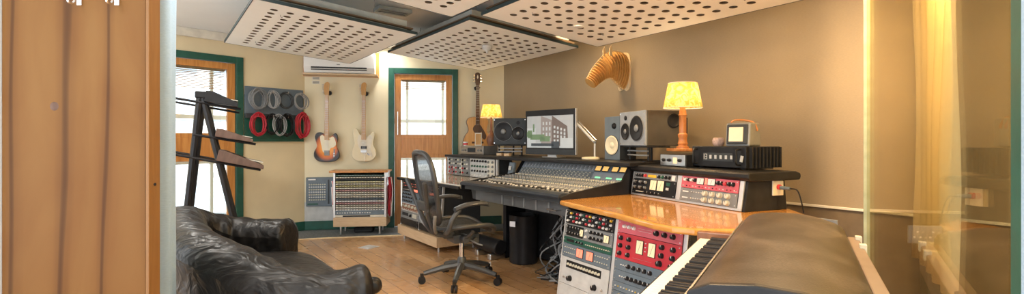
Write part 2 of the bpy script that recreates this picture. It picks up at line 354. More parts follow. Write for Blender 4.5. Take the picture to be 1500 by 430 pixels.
# ---- exterior
def building(label, loc, w, h, d, rz, m, grp='pale buildings outside the glazed doors'):
    t = thing('office_building', label, 'building', loc, R(rz), grp)
    b = MB().box(-w/2, 0, -12, w/2, d, h-.6); b.build('facade', m, t)
    MB().box(-w/2-.3, -.3, h-.6, w/2+.3, d+.3, h).build('parapet', M['offwhite'], t)
    g = MB()
    for k in range(-3, int(h/1.9)): g.box(-w/2, -.25, k*1.9+.05, w/2, 0, k*1.9+.22)
    g.build('ledge', M['white'], t)
building('pale office block seen through the glazed door nearest the acoustic guitar', (-4.2, 19, 0), 16, 16, 6, 10, M['facade'])
building('white rendered building seen through the glazed door behind the keyboard stand', (-22, 15, 0), 16, 13, 6, 48, M['facade2'])
struct(MB().box(-40, -5, -12.3, 30, 60, -12).build('floor_outside', M['lgrey']))

# ---- glazed doors
def glazed_door(n, fr, x0, x1, openable):
    fo = struct(MB().build('door_%d' % n, M['amberwood'])) if False else None
    w = x1-x0; b = MB(); z = DT; t = .075
    b.box(x0, -.025, 0, x0+t, .13, z); b.box(x1-t, -.025, 0, x1, .13, z); b.box(x0+t, -.025, z-t, x1-t, .13, z)
    struct(b.build('trim_door_%d' % n, M['green'], loc=(*fr.o, 0), rz=fr.a, bev=.004))
    a, c = x0+t+.004, x1-t-.004; st = .085; zt = z-t-.004; m0, m1 = .93, 1.245
    b = MB(); b.box(a, .01, .01, a+st, .055, zt); b.box(c-st, .01, .01, c, .055, zt); b.box(a+st, .01, zt-.075, c-st, .055, zt)
    b.box(a+st, .01, m0, c-st, .055, m1); b.box(a+st, .01, .01, c-st, .055, .28)
    b.box(a+st+.03, .004, m0+.05, c-st-.03, .02, m1-.05)
    d = struct(b.build('door_%d' % n, M['amberwood'], loc=(*fr.o, 0), rz=fr.a, bev=.004))
    for za, zb in ((.28, m0), (m1, zt-.075)):
        MB().box(a+st-.005, .028, za-.005, c-st+.005, .034, zb+.005).build('glass_pane', M['glass'], d)
    hb = MB().cyl((a+.045, -.03, 1.24), (a+.045, -.03, 1.55), .009, n=10); hb.cyl((a+.045, -.03, 1.27), (a+.045, .012, 1.27), .007, n=8); hb.cyl((a+.045, -.03, 1.52), (a+.045, .012, 1.52), .007, n=8)
    hb.build('door_handle', M['chrome'], d, smooth=True)
    bl = thing('window_blind', 'gathered wooden slat blind at the top of the glazed door '+('behind the keyboard stand' if n == 1 else 'beside the acoustic guitar'), 'blind', fr.w(0, 0, 0), fr.a)
    s = MB(); zz = zt-.09
    for i in range(9 if n == 2 else 12): s.box(a+st+.01, .062, zz-i*(.013 if n == 2 else .019)-.006, c-st-.01, .10, zz-i*(.013 if n == 2 else .019), rot=(12, 0, 0))
    s.build('slats', M['amberwood'], bl); MB().box(a+st, .06, zz+.002, c-st, .105, zz+.035).build('headrail', M['ply'], bl)
    e = MB(); e.cyl((c-st-.05, .08, 1.3), (c-st-.05, .08, zz), .002, n=6); e.build('cord', M['white'], bl)
glazed_door(1, WALL1, *D1, False); glazed_door(2, WALL2, *D2, True)
# outside window frame with teal mullions, right behind each glazed door
for n, fr, (x0, x1) in ((1, WALL1, D1), (2, WALL2, D2)):
    b = MB()
    for x in (x0+.22, x1-.2): b.box(x, .45, .1, x+.035, .5, 2.3)
    b.box(x0-.2, .45, 1.42, x1+.2, .5, 1.47); b.box(x0-.2, .45, .1, x1+.2, .5, .15); b.box(x0-.2, .45, .88, x1+.2, .5, .93)
    tag(struct(b.build('window_%d' % n, M['white'], loc=(*fr.o, 0), rz=fr.a)))

# ---- wall panel edge on the back wall (vertical seam), and lower pale board
struct(MB().box(.0, -.006, .115, .42, .004, .36).build('trim_2', M['lgrey'], loc=(*WALL2.o, 0), rz=WALL2.a))

# ---------------------------------------------------------------- glass partition, right
g = thing('glass_partition', 'large clear glass panel on the right, seen almost edge on', 'glass panel', GL.w(0, 0, 0), GL.a)
# local x runs along the pane away from the camera, local -y is to the right
MB().box(.78, -.180, .0, 3.45, -.170, 2.398).build('pane', M['bigglass'], g)
MB().box(3.45, -.183, .0, 3.475, -.155, 2.398).build('edge_strip', M['glassedge'], g)
fp = tag(MB().box(.715, -.200, 0, .758, -.166, 2.398).build('door_post', M['green'], loc=GL.w(0, 0, 0), rz=GL.a, bev=.004), 'teal green painted post at the right edge beside the glass panel', 'post')
tag(fp, kind='structure'); fp.name = 'trim_3'
struct(MB().box(.50, -.21, 0, .714, -.165, 2.398).build('trim_5', M['drape_blue'], loc=GL.w(0, 0, 0), rz=GL.a))
def drape(name, label, pts, z0, z1, m, amp=.03, folds=9, th=.012):
    P = spline([(x, y, 0) for x, y in pts], 60); n = len(P); vs = []; nz = 14
    for j in range(nz+1):
        z = z0+(z1-z0)*j/nz
        for i, p in enumerate(P):
            t = (P[min(i+1, n-1)]-P[max(i-1, 0)]).normalized(); nn = Vector((-t.y, t.x, 0)); u = i/(n-1)
            o = amp*(math.sin(u*folds*2*math.pi+.25*math.sin(j*.7))+.4*math.sin(u*folds*5.1+j*.13))*(.75+.25*math.sin(j*.4+u*3))
            q = p+nn*o; vs.append((q.x, q.y, z))
    fs = [(j*n+i, j*n+i+1, (j+1)*n+i+1, (j+1)*n+i) for j in range(nz) for i in range(n-1)]
    b = MB(); b.add(vs, fs); o = b.build(name, m, smooth=True, fixn=False)
    md = o.modifiers.new('solid', 'SOLIDIFY'); md.thickness = th*.3
    return tag(o, label, 'curtain')
drape('curtain', 'cream linen curtain hanging behind the glass panel on the right', [(1.98, 2.20), (2.24, 2.63), (2.49, 3.02)], .46, 2.39, M['drape_cream'], .035, 5)
drape('curtain', 'pale blue grey curtain hanging beside the plywood door on the left', [(-1.42, 1.90), (-1.40, 2.02), (-1.46, 2.12), (-1.52, 2.2)], .03, 2.39, M['drape_blue'], .012, 3)
sl = tag(MB().box(2.0, -1.0, .0, 3.35, -.50, .44).build('low_cabinet', M['brown_low'], loc=GL.w(0, 0, 0), rz=GL.a, bev=.01), 'low dark ledge on the floor under the cream curtain behind the glass', 'ledge')
bpy.data.objects.remove(sl)

# ---------------------------------------------------------------- plywood door, left foreground
t = thing('cupboard_door', 'tall pale plywood door with darker grain filling the left foreground', 'door', (-1.765, 1.70, 0), 0)
b = MB(); b.box(0, 0, .01, .497, .055, 2.38); b.build('door_board', M['wood_door'], t, bev=.002)
MB().box(.4975, -.0, .01, .509, .055, 2.38).build('edge_strip', M['edgewood'], t, bev=.002)
k = MB(); k.lathe([(.001, -.0012), (.008, -.0010), (.015, -.0004), (.017, .001)], (.182, 0, 1.272), 'y', 12); ko = k.build('knot', M['rosewood'], t, smooth=True)
MB().lathe([(.005, -.002), (.005, .002)], (.510, .027, 1.0), 'x', 10).build('screw', M['black'], t)
def hook(x, name, lab):
    h = thing(name, lab, 'hook', (-1.765+x, 1.70, 1.63), 0)
    MB().box(-.009, -.004, -.01, .009, 0, .05).build('plate', M['chrome'], h, bev=.002)
    MB().tube(spline([(0, -.004, .03), (0, -.03, .02), (0, -.045, -.005), (0, -.03, -.012), (0, -.02, .0)], 5), .004, 8).build('prong', M['chrome'], h, smooth=True)
hook(.40, 'coat_hook', 'right one of two small metal hooks high on the plywood door')
hook(.27, 'coat_hook', 'left one of two small metal hooks high on the plywood door')
struct(MB().box(-1.95, 1.68, 0, -1.77, 1.80, ZC).build('trim_4', M['white'], bev=.003))

# ---------------------------------------------------------------- ceiling clouds
U_ = Vector((1.03, -1.42, 0)).normalized(); V_ = Vector((-1.0, -.74, 0)).normalized()
def cloud_z(X, Y, z0): return 1.15+z0-.0552*X-.051*Y
def cloud(label, P0, z0, L=1.75, Wd=1.21, nu=13, nv=9, hr=.027, skip=0):
    # P0: corner; u runs toward the camera-right, v toward the camera-left
    M3 = Matrix(((U_.x, V_.x, 0), (U_.y, V_.y, 0), (-.0552*U_.x-.051*U_.y, -.0552*V_.x-.051*V_.y, 1)))
    loc = (P0[0], P0[1], cloud_z(P0[0], P0[1], z0))
    t = thing('ceiling_cloud', label, 'acoustic panel', loc, 0, None)
    def T(u, v, w): return tuple(M3 @ Vector((u, v, w)))
    mu, mv = .12, .10; du, dv = (L-2*mu)/nu, (Wd-2*mv)/nv; b = MB(); n = 12; th = .010
    for i in range(nu):
        for j in range(nv):
            cu, cv = mu+du*(i+.5), mv+dv*(j+.5); vs = []
            for w in (0, th):
                for k in range(n):
                    a = 2*math.pi*(k+.5)/n; ca, sa = math.cos(a), math.sin(a); s = 1/max(abs(ca), abs(sa))
                    vs.append(T(cu+du/2*ca*s, cv+dv/2*sa*s, w)); vs.append(T(cu+hr*ca, cv+hr*sa, w))
            fs = []
            for k in range(n):
                k2 = (k+1) % n
                fs += [(2*k, 2*k2, 2*k2+1, 2*k+1), (2*n+2*k, 2*n+2*k+1, 2*n+2*k2+1, 2*n+2*k2), (2*k+1, 2*k2+1, 2*n+2*k2+1, 2*n+2*k+1)]
            b.add(vs, fs)
            for q_ in range(len(b.f)-3*n+2, len(b.f), 3): b.m[q_] = 1
    def slab(u0, v0, u1, v1, w0, w1, bb):
        vs = [T(u, v, w) for w in (w0, w1) for v in (v0, v1) for u in (u0, u1)]
        bb.add(vs, [(0, 2, 3, 1), (4, 5, 7, 6), (0, 1, 5, 4), (1, 3, 7, 5), (3, 2, 6, 7), (2, 0, 4, 6)])
    slab(0, 0, L, mv, 0, th, b); slab(0, Wd-mv, L, Wd, 0, th, b); slab(0, mv, mu, Wd-mv, 0, th, b); slab(L-mu, mv, L, Wd-mv, 0, th, b)
    b.build('perforated_board', [M['cloudboard'], M['felt']], t, fixn=False)
    e = MB(); slab(-.006, -.006, L+.006, 0, -.001, .022, e); slab(-.006, Wd, L+.006, Wd+.006, -.001, .022, e); slab(-.006, 0, 0, Wd, -.001, .022, e); slab(L, 0, L+.006, Wd, -.001, .022, e)
    e.build('edge_band', M['blueblack'], t)
    f = MB(); slab(.02, .02, L-.02, Wd-.02, .045, .055, f); f.build('backing', M['felt'], t)
    h = MB(); slab(.06, .06, L-.06, .10, .02, .115, h); slab(.06, Wd-.10, L-.06, Wd-.06, .02, .115, h); slab(.06, .1, .10, Wd-.1, .02, .115, h); slab(L-.1, .1, L-.06, Wd-.1, .02, .115, h); slab(.1, .1, L-.1, Wd-.1, .10, .115, h)
    h.build('box_frame', M['duct'], t)
    for (u, v) in ((.3, .25), (.3, Wd-.25), (L-.3, .25), (L-.3, Wd-.25)):
        p = T(u+.02, v+.03, 0); MB().tube([(p[0], p[1], p[2]+.001), (p[0], p[1], p[2]-.012), (p[0]+.01, p[1], p[2]-.02), (p[0]+.018, p[1], p[2]-.014)], .0022, 6).build('screw_hook', M['grey'], t)
        q = T(u, v, .11); zt = ZC-loc[2]
        MB().cyl(q, (q[0], q[1], zt), .003, n=6).build('hanger_rod', M['grey'], t)
    return t
cloud('perforated white ceiling panel on the left, hanging in front of the air conditioner', (-1.82, 5.50), 1.05)
cloud('perforated white ceiling panel in the middle, over the second guitar and corner', (-.39, 6.25), 1.2, 1.76, 1.24)
cloud('perforated white ceiling panel on the right, over the table lamp and wall trophy', (.753, 4.336), 1.1, 1.76, 1.21)
cloud('perforated white ceiling panel at the top centre between the others', (-.454, 3.69), 1.1, 1.5, 1.25)
sm = thing('smoke_detector', 'small white smoke detector under the middle ceiling panel', 'smoke detector', (-.25, 4.92, 2.075))
MB().lathe([(.03, .035), (.05, .03), (.052, .01), (.035, -.012), (.015, -.02), (.005, -.045)], (0, 0, 0)).build('body', M['lgrey'], sm, smooth=True)
# grey duct and a beam between the clouds
t = thing('air_duct', 'grey painted duct running under the ceiling between the perforated panels', 'duct', WALL3.w(0, 0, 0), WALL3.a)
MB().box(.1, -1.05, 2.20, 4.0, -.80, 2.385).build('duct_body', M['duct'], t, bev=.01)
t = thing('ceiling_vent', 'slotted air vent in the ceiling above the left perforated panel', 'vent', (-1.12, 4.62, 2.36), R(35))
MB().box(-.16, -.08, 0, .16, .08, .03).build('frame', M['duct'], t)
MB().box(-.13, -.05, -.004, .13, -.02, .0).build('slot', M['black'], t); MB().box(-.13, .01, -.004, .13, .04, .0).build('slot', M['black'], t)
tag(MB().box(-.05, -1.6, 0, .05, 1.6, .045).build('ceiling_batten', M['ply'], loc=(.1, 4.9, 2.35), rz=R(36)), 'pale timber batten fixed to the ceiling beside the duct', 'batten')
# downlights: the first is a visible fitting, the rest are added for fill
places = ['above the glazed door', 'over the back corner, added for fill', 'over the keyboard stand, added for fill', 'over the sofa, added for fill', 'over the electric piano, added for fill', 'beyond the glass panel, added to light the curtain', 'over the right wall, added to warm it', 'over the right hand speakers, added for fill', 'above the camera, added for fill', 'above the plywood door, added for fill', 'behind the camera, added for fill']
for (x, y, z, wt, col), pl in zip(DOWN_AND_FILL, places):
    t = thing('downlight', 'small round recessed downlight in the ceiling '+pl, 'ceiling light', (x, y, z), 0, 'recessed ceiling downlights')
    MB().lathe([(.030, .0), (.048, .0), (.050, .008), (.03, .012)]).build('trim_ring', M['white'], t, smooth=True)
    MB().lathe([(.001, .003), (.029, .003), (.029, .010)]).build('lens', mat('lit_downlight_lens', (1, .9, .75), .4, emit=col, es=6), t)
    L = bpy.data.lights.new('downlight_and_fill_lamp', 'AREA'); L.shape = 'DISK'; L.size = .16; L.energy = wt; L.color = col
    lo = bpy.data.objects.new('downlight_and_fill_lamp', L); C.objects.link(lo); lo.parent = t; lo.location = (0, 0, -.012)
zc = cloud_z(.51, 3.76, 1.1)
t = thing('spot_downlight', 'small lit downlight set into the right hand perforated panel', 'ceiling light', (.51, 3.76, zc-.002))
MB().lathe([(.022, 0), (.036, 0), (.036, -.006), (.022, -.006)]).build('trim_ring', M['white'], t)
MB().lathe([(.001, -.003), (.021, -.003), (.021, .001)]).build('lens', mat('lit_spot_lens', (1, .9, .75), .4, emit=WARM, es=8), t)
L = bpy.data.lights.new('spot_lamp', 'AREA'); L.shape = 'DISK'; L.size = .07; L.energy = 10; L.color = WARM
lo = bpy.data.objects.new('spot_lamp', L); C.objects.link(lo); lo.parent = t; lo.location = (0, 0, -.01)

# ---------------------------------------------------------------- studio desk
LP = (.316, 3.40); RPF = Fr(.316, 3.40, -59.3)        # right pedestal frame, at the foot of its face
LPF = Fr(-1.335, 5.88, -54.8)                             # left pedestal frame
HL = Fr(*DK.w(-2.94, .66)[:2], -54.8)                  # left hutch frame
TILT = 8.0
desk = thing('studio_desk', 'long wraparound studio desk with orange wood top and rack pedestals', 'desk', DK.w(0, 0, 0), DK.a)
def onto(o, fr, z=0, tilt=0):       # place a desk part given in another frame
    x, y = DK.l(*fr.o); o.location = (x, y, z); o.rotation_euler = Euler((R(-tilt), 0, fr.a-DK.a)); return o
front = [(.34, 3.52), (.40, 3.36), (.50, 3.13), (.60, 2.91), (.67, 2.70), (.727, 2.54), (.79, 2.43), (.88, 2.37), (1.055, 2.36), (1.30, 2.42), (1.50, 2.56), (1.70, 2.85), (1.76, 3.2), (1.38, 4.15), (1.198, 4.126)]
MB().prism([DK.l(*p) for p in front], .695, .73).build('desk_top', M['desk'], desk, bev=.012, seg=3)
tag(MB().prism([(-2.97, .0), (-1.452, .0), (-1.452, .98), (-2.97, .98)], .70, .73).build('desk_top', M['desklight'], desk, bev=.006), 'paler left hand desk top')
MB().box(-2.98, -.02, .692, -1.452, .0, .722).build('edge_strip', M['black'], desk, bev=.004)
MB().box(-1.45, .80, .60, 0, .83, .95).build('back_board', M['black_matt'], desk)
MB().box(-2.97, .62, .955, .10, 1.32, .985).build('hutch_shelf', M['black'], desk, bev=.006)
# right pedestal: aluminium rack strips, sides
H = .68; pt = math.tan(R(TILT))
def strip(fr, x0, x1, z0, z1, name='rack_strip', m='alu', y0=-.006, y1=.02, tilt=TILT):
    return onto(MB().box(x0, y0, z0, x1, y1, z1).build(name, M[m], desk, bev=.002), fr, 0, tilt)
for x0, x1 in ((-.022, .0), (.484, .520), (1.004, 1.03)): strip(RPF, x0, x1, .06, H)
strip(RPF, 0, .484, .06, .115, 'bottom_rail', 'lgrey'); strip(RPF, .52, 1.004, .06, .115, 'bottom_rail', 'lgrey')
for x in (-.022, 1.012): onto(MB().box(x, .0, .06, x+.018, .50, H-.0).build('side_panel', M['dark'], desk), RPF, 0, TILT)
onto(MB().box(-.02, .0, .05, 1.03, .50, .075).build('bottom_panel', M['dark'], desk), RPF, 0, TILT)
def caster(parent, x, y, z, r=.028, rz=0):
    b = MB(); b.cyl((x-.011, y, z+r), (x+.011, y, z+r), r, n=14); b.box(x-.016, y-.012, z+r, x+.016, y+.012, z+2*r+.006)
    return b.build('caster', M['black'], parent, smooth=True)
for x, y in ((.05, .09), (.96, .09), (.05, .45), (.96, .45)):
    X, Y, _ = RPF.w(x, y); lx, ly = DK.l(X, Y); caster(desk, lx, ly, 0, .022)
# left pedestal on a wood plinth
b = MB(); b.box(-.01, -.03, .06, 1.02, .52, .165); onto(b.build('plinth', M['ply'], desk, bev=.003), LPF)
for x0, x1 in ((-.02, .0), (.484, .512), (.996, 1.02)): strip(LPF, x0, x1, .165, H+.01, tilt=4)
for x in (-.02, .99): onto(MB().box(x, .02, .165, x+.018, .50, .69).build('side_panel', M['offwhite' if x < 0 else 'dark'], desk), LPF)
for x, y in ((.06, .03), (.95, .03), (.06, .45), (.95, .45)):
    X, Y, _ = LPF.w(x, y); lx, ly = DK.l(X, Y); MB().cyl((lx, ly, 0), (lx, ly, .062), .012, n=10).build('foot', M['steel'], desk, smooth=True)
# hutches: side panels, strips, cap
for x0, x1 in ((-.025, .0), (.484, .52), (.995, 1.02)): strip(HL, x0*1.12, x1*1.12 if x0 != .484 else .582, .735, .952, tilt=0)
HT = 6.0
WH = Fr(*WG.o, -67)
def wstrip(x0, x1, z0, z1, name='rack_strip', m='alu', y0=-.008, y1=.012):
    o = MB().box(x0, y0, z0-.73, x1, y1, z1-.73).build(name, M[m], desk, bev=.002); return onto(o, WH, .73, HT*1.6)
for x0, x1 in ((-.02, .0), (.484, .535), (1.02, 1.05)): wstrip(x0, x1, .735, .915)
wstrip(-.02, 1.05, .732, .748, 'bottom_rail')
sp = [(0, .0), (.035, .185), (.34, .185), (.36, .0)]
for x in (-.022, 1.045): onto(MB().prism(sp, x, x+.025, 'yz').build('hutch_side', M['dark' if x < 0 else 'black_matt'], desk, bev=.003), WH, .73)
cap = [(-.05, -.012), (-.045, .01), (-.035, .022), (.36, .022), (.40, .01), (.405, -.012), (.395, -.032), (-.03, -.032)]
onto(MB().prism([(y+.045, z) for y, z in cap], -.04, 1.10, 'yz').build('hutch_cap', M['black'], desk, bev=.008, seg=3), WH, .945)
onto(MB().box(0, .33, .0, 1.04, .345, .185).build('hutch_back', M['black_matt'], desk), WH, .73)

# ---------------------------------------------------------------- knobs etc, shared meshes
def knob_mesh(name, r, h, m, ind=True):
    b = MB(); b.lathe([(r*1.12, 0), (r*1.12, -.0015), (r, -.003), (r*.9, -h), (r*.6, -h-.001), (.0005, -h-.001)], (0, 0, 0), 'y', 10, 0)
    if ind: b.box(-.0012, -h-.002, r*.15, .0012, -h, r*.95, 1)
    o = b.build(name, [M[m], M['white'] if m not in ('white', 'cream_knob') else M['black']], smooth=True); return o
_kc = {}
def knob(parent, x, z, r, m, y=0, name='knob'):
    key = (round(r, 4), m, name)
    if key not in _kc:
        o = knob_mesh(name, r, r*1.3 if name == 'knob' else .006, m, name == 'knob'); _kc[key] = o; o.parent = parent; o.location = (x, y, z); return o
    return inst(_kc[key], parent, (x, y, z), (0, 0, 0))
U = .0445
def unit(fr, x, z, nU, label, face, spec, w=.482, depth=.24, tilt=0, piv=0, name='rack_unit', cat='audio unit', knobname='knob', group=None, zfull=None):
    """spec: list of (kind, ...) in fractions of the face. Things bolted in a rack, one per unit."""
    h = zfull if zfull else nU*U-.0012
    X, Y, _ = fr.w(x, -.012 if tilt == 0 else 0)
    if tilt: X, Y, _ = fr.w(x, -.012+(z-piv)*math.tan(R(tilt)))
    t = thing(name, label, cat, (X, Y, z), 0, group, rot=(R(-tilt), 0, fr.a))
    fb = MB(); fb.box(0, -.003, 0, w, .003, h)
    for sx in (.012, w-.012):
        for sz in ((.012, h-.012) if nU > 1 else (h/2,)): fb.lathe([(.004, -.003), (.004, -.0045), (.001, -.0045)], (sx, 0, sz), 'y', 6, 1)
    for k in spec:
        if k[0] == 'line': fb.box(k[1]*w, -.0035, k[2]*h, k[3]*w, -.003, k[2]*h+.0012, 1)
        if k[0] == 'rect': fb.box(k[1]*w, -.0036, k[2]*h, k[3]*w, -.003, k[4]*h, 2)
    mats = [M[face], M['steel'], M['black']]
    for k in spec:
        if k[0] == 'rect' and len(k) > 5: mats[2] = M[k[5]]
    fb.build('faceplate', mats, t)
    MB().box(.015, .003, .002, w-.015, depth, h-.002).build('case', M['dark'], t)
    for k in spec:
        if k[0] == 'knobs':     # x0,x1,n,z,r,mat
            _, x0, x1, n, zf, r, m = k
            for i in range(n): knob(t, (x0+(x1-x0)*(i/(n-1) if n > 1 else 0))*w, zf*h, r, m if isinstance(m, str) else m[i % len(m)], -.003)
        elif k[0] == 'buttons':
            _, x0, x1, n, zf, m = k
            for i in range(n): knob(t, (x0+(x1-x0)*(i/(n-1) if n > 1 else 0))*w, zf*h, .0035, m if isinstance(m, str) else m[i % len(m)], -.003, 'button')
        elif k[0] == 'meter':
            _, x0, z0, x1, z1, m = k
            mb = MB(); mb.box(x0*w-.003, -.007, z0*h-.003, x1*w+.003, -.003, z1*h+.003, 0); mb.box(x0*w, -.008, z0*h, x1*w, -.007, z1*h, 1)
            xm = (x0+x1)/2*w; mb.box(xm-.0007, -.0085, z0*h+.004, xm+.0007, -.008, z1*h-.006, 2, rot=(0, 18, 0)); mb.build('meter', [M['black'], M[m], M['black']], t)
        elif k[0] == 'screen':
            _, x0, z0, x1, z1, m = k; MB().box(x0*w, -.006, z0*h, x1*w, -.003, z1*h).build('display', M[m], t)
        elif k[0] == 'handle':
            _, xx = k; mb = MB(); mb.tube(spline([(xx*w, -.003, h*.15), (xx*w, -.03, h*.2), (xx*w, -.032, h*.5), (xx*w, -.03, h*.8), (xx*w, -.003, h*.85)], 4), .005, 8); mb.build('handle', M['chrome'], t, smooth=True)
    return t
RP = dict(tilt=TILT)
# right pedestal, left column (top to bottom)
z = H-.004
def stack(fr, x, z, rows, tilt, w=.482):
    for nU, lab, face, spec in rows:
        z -= nU*U; unit(fr, x, z, nU, lab, face, spec, w=w, tilt=tilt)
    return z
mix = ('black', 'yellow', 'black', 'red', 'white', 'green', 'red', 'yellow', 'white', 'black', 'red', 'white')
stack(RPF, .001, z, [
    (2, 'black unit crowded with coloured knobs, topmost left under the orange desk', 'black', [('knobs', .05, .95, 14, .8, .008, mix), ('knobs', .05, .95, 14, .5, .008, ('black', 'white', 'green', 'red')), ('knobs', .05, .95, 14, .2, .008, ('white', 'black', 'red', 'white'))]),
    (2, 'grey unit with two clusters of dark knobs, under the coloured knobs', 'grey', [('rect', .05, .08, .42, .92), ('knobs', .09, .34, 5, .72, .011, 'black'), ('knobs', .09, .34, 5, .3, .011, 'black'), ('meter', .35, .25, .42, .75, 'vu'), ('knobs', .48, .48, 1, .75, .009, 'white'), ('knobs', .48, .48, 1, .3, .009, 'white'), ('knobs', .58, .80, 4, .72, .011, 'black'), ('knobs', .58, .80, 4, .3, .011, 'black'), ('meter', .85, .25, .94, .75, 'vu')]),
    (1, 'slim green unit with a row of pale buttons in the left column', 'green', [('knobs', .30, .42, 3, .5, .008, 'black'), ('buttons', .5, .95, 12, .5, 'cream_knob'), ('screen', .08, .3, .24, .7, 'black')]),
    (2, 'dark grey compressor unit with two orange lit meters in the left column', 'blue_grey', [('meter', .33, .22, .46, .82, 'redmeter'), ('meter', .54, .22, .67, .82, 'redmeter'), ('buttons', .06, .28, 6, .7, 'cream_knob'), ('buttons', .06, .28, 6, .3, 'cream_knob'), ('buttons', .72, .95, 6, .7, 'cream_knob'), ('buttons', .72, .95, 6, .3, 'cream_knob')]),
    (4, 'pale grey unit with a strip of small knobs and two large black knobs', 'lgrey', [('rect', .12, .62, .86, .90), ('knobs', .17, .82, 12, .76, .009, 'cream_knob'), ('knobs', .24, .24, 1, .25, .018, 'black'), ('knobs', .76, .76, 1, .25, .018, 'black'), ('knobs', .1, .16, 2, .25, .008, 'steel'), ('knobs', .9, .9, 1, .25, .008, 'steel'), ('line', .42, .22, .58), ('line', .42, .46, .44)]),
    (2.4, 'blank white panel at the bottom of the left column', 'lgrey', []),
], TILT)
stack(RPF, .521, z, [
    (1.6, 'rose red unit with few knobs, directly over the bright red compressor', 'pink', [('knobs', .12, .28, 3, .55, .011, 'white'), ('knobs', .64, .88, 3, .5, .014, 'black'), ('line', .34, .6, .56), ('line', .34, .4, .56)]),
    (3.4, 'bright red compressor with two cream meters and black knobs above the piano keys', 'red', [('meter', .35, .36, .45, .85, 'vu'), ('meter', .54, .36, .64, .85, 'vu'), ('knobs', .08, .22, 2, .80, .013, 'black'), ('knobs', .08, .22, 2, .50, .013, 'black'), ('knobs', .08, .22, 2, .2, .013, 'black'), ('knobs', .74, .9, 2, .80, .014, 'black'), ('knobs', .74, .9, 2, .5, .014, 'black'), ('knobs', .72, .9, 2, .2, .016, 'black'), ('buttons', .49, .49, 1, .8, 'white'), ('buttons', .49, .49, 1, .65, 'white'), ('buttons', .49, .49, 1, .5, 'white'), ('line', .3, .15, .6)]),
    (1.5, 'blue grey equaliser with black knobs, directly under the bright red compressor', 'blue_grey', [('knobs', .25, .60, 5, .5, .012, 'black'), ('buttons', .12, .2, 3, .5, 'white'), ('line', .66, .3, .9)]),
    (1.5, 'blue grey equaliser with black knobs, directly over the small white buttons', 'blue_grey', [('knobs', .25, .60, 6, .5, .012, 'black'), ('buttons', .12, .2, 3, .5, 'white'), ('line', .66, .3, .9)]),
    (1.2, 'dark blue grey unit with a row of small white and amber buttons', 'blue_grey', [('buttons', .06, .5, 10, .5, ('white', 'yellow', 'white')), ('knobs', .6, .9, 4, .5, .009, 'white')]),
    (3.2, 'dark blue grey unit with yellow knobs at the bottom of the right column', 'blue_grey', [('knobs', .14, .34, 2, .8, .015, 'yellow'), ('knobs', .14, .34, 2, .48, .015, 'yellow'), ('knobs', .14, .34, 2, .16, .015, 'yellow'), ('screen', .22, .62, .26, .95, 'white'), ('screen', .22, .25, .26, .55, 'white'), ('screen', .40, .62, .44, .95, 'white'), ('screen', .40, .25, .44, .55, 'white'), ('knobs', .55, .9, 4, .6, .011, 'steel')]),
], TILT)
# left pedestal
red_leds = ('red', 'white', 'redmeter')
for cx, words, rows in ((.001, 'far left column of the desk', None), (.513, 'column behind the office chair', None)):
    stack(LPF, cx, .682, [
        (1.6, 'black unit with red lit buttons, top of the '+words, 'black', [('buttons', .1, .9, 12, .7, ('redmeter', 'red', 'white')), ('buttons', .1, .9, 12, .3, ('red', 'redmeter'))]),
        (1.0, 'slim black unit with a red display in the '+words, 'black', [('screen', .5, .2, .9, .8, 'redmeter'), ('buttons', .1, .4, 6, .5, 'white')]),
        (3, 'blue grey unit with three rows of knobs in the '+words, 'blue_grey', [('knobs', .1, .6, 6, .8, .01, 'black'), ('knobs', .1, .6, 6, .5, .01, 'black'), ('knobs', .1, .6, 6, .2, .01, 'black'), ('knobs', .8, .8, 1, .5, .02, 'black')]),
        (2, 'brown unit with large round dials in the '+words, 'lgrey', [('rect', .04, .1, .96, .9, 'mahog'), ('knobs', .12, .88, 5, .62, .016, 'cream_knob'), ('buttons', .1, .9, 8, .2, 'white')]),
        (2, 'grey tape style unit with a display in the '+words, 'grey', [('screen', .1, .35, .45, .75, 'black'), ('knobs', .6, .6, 1, .5, .016, 'black'), ('screen', .7, .3, .92, .8, 'cream_knob')]),
        (1.6, 'blank black panel at the bottom of the '+words, 'black', []),
    ], 4)
# left hutch
HU = 4.9
unit(HL, .003, .737, 4.85, 'rack of coloured vertical modules with one red strip, far left of the upper shelf', 'grey', [('knobs', .12, .94, 9, .88, .011, ('black', 'cream_knob', 'grey')), ('knobs', .12, .94, 9, .66, .011, ('black', 'cream_knob', 'white')), ('knobs', .12, .94, 9, .42, .011, ('red', 'black', 'white')), ('knobs', .12, .94, 9, .18, .011, ('red', 'grey', 'black')), ('rect', .2, .05, .26, .5, 'red'), ('screen', .66, .05, .70, .95, 'cream_knob'), ('screen', .05, .05, .09, .95, 'white'), ('screen', .40, .05, .44, .95, 'steel')], w=.54, name='module_rack')
unit(HL, .585, .737, 4.85, 'rack of pale green knobbed modules beside the left end of the mixing console', 'lgrey', [('knobs', .08, .66, 6, .88, .013, 'black'), ('knobs', .08, .66, 6, .60, .012, 'green'), ('knobs', .08, .66, 6, .34, .012, 'black'), ('knobs', .08, .66, 6, .12, .01, 'white'), ('rect', .72, .05, .98, .95, 'offwhite'), ('knobs', .77, .93, 2, .85, .014, 'grey'), ('knobs', .77, .93, 2, .62, .014, 'grey'), ('knobs', .77, .93, 2, .38, .014, 'grey'), ('knobs', .77, .93, 2, .15, .014, 'grey')], w=.52, name='module_rack')
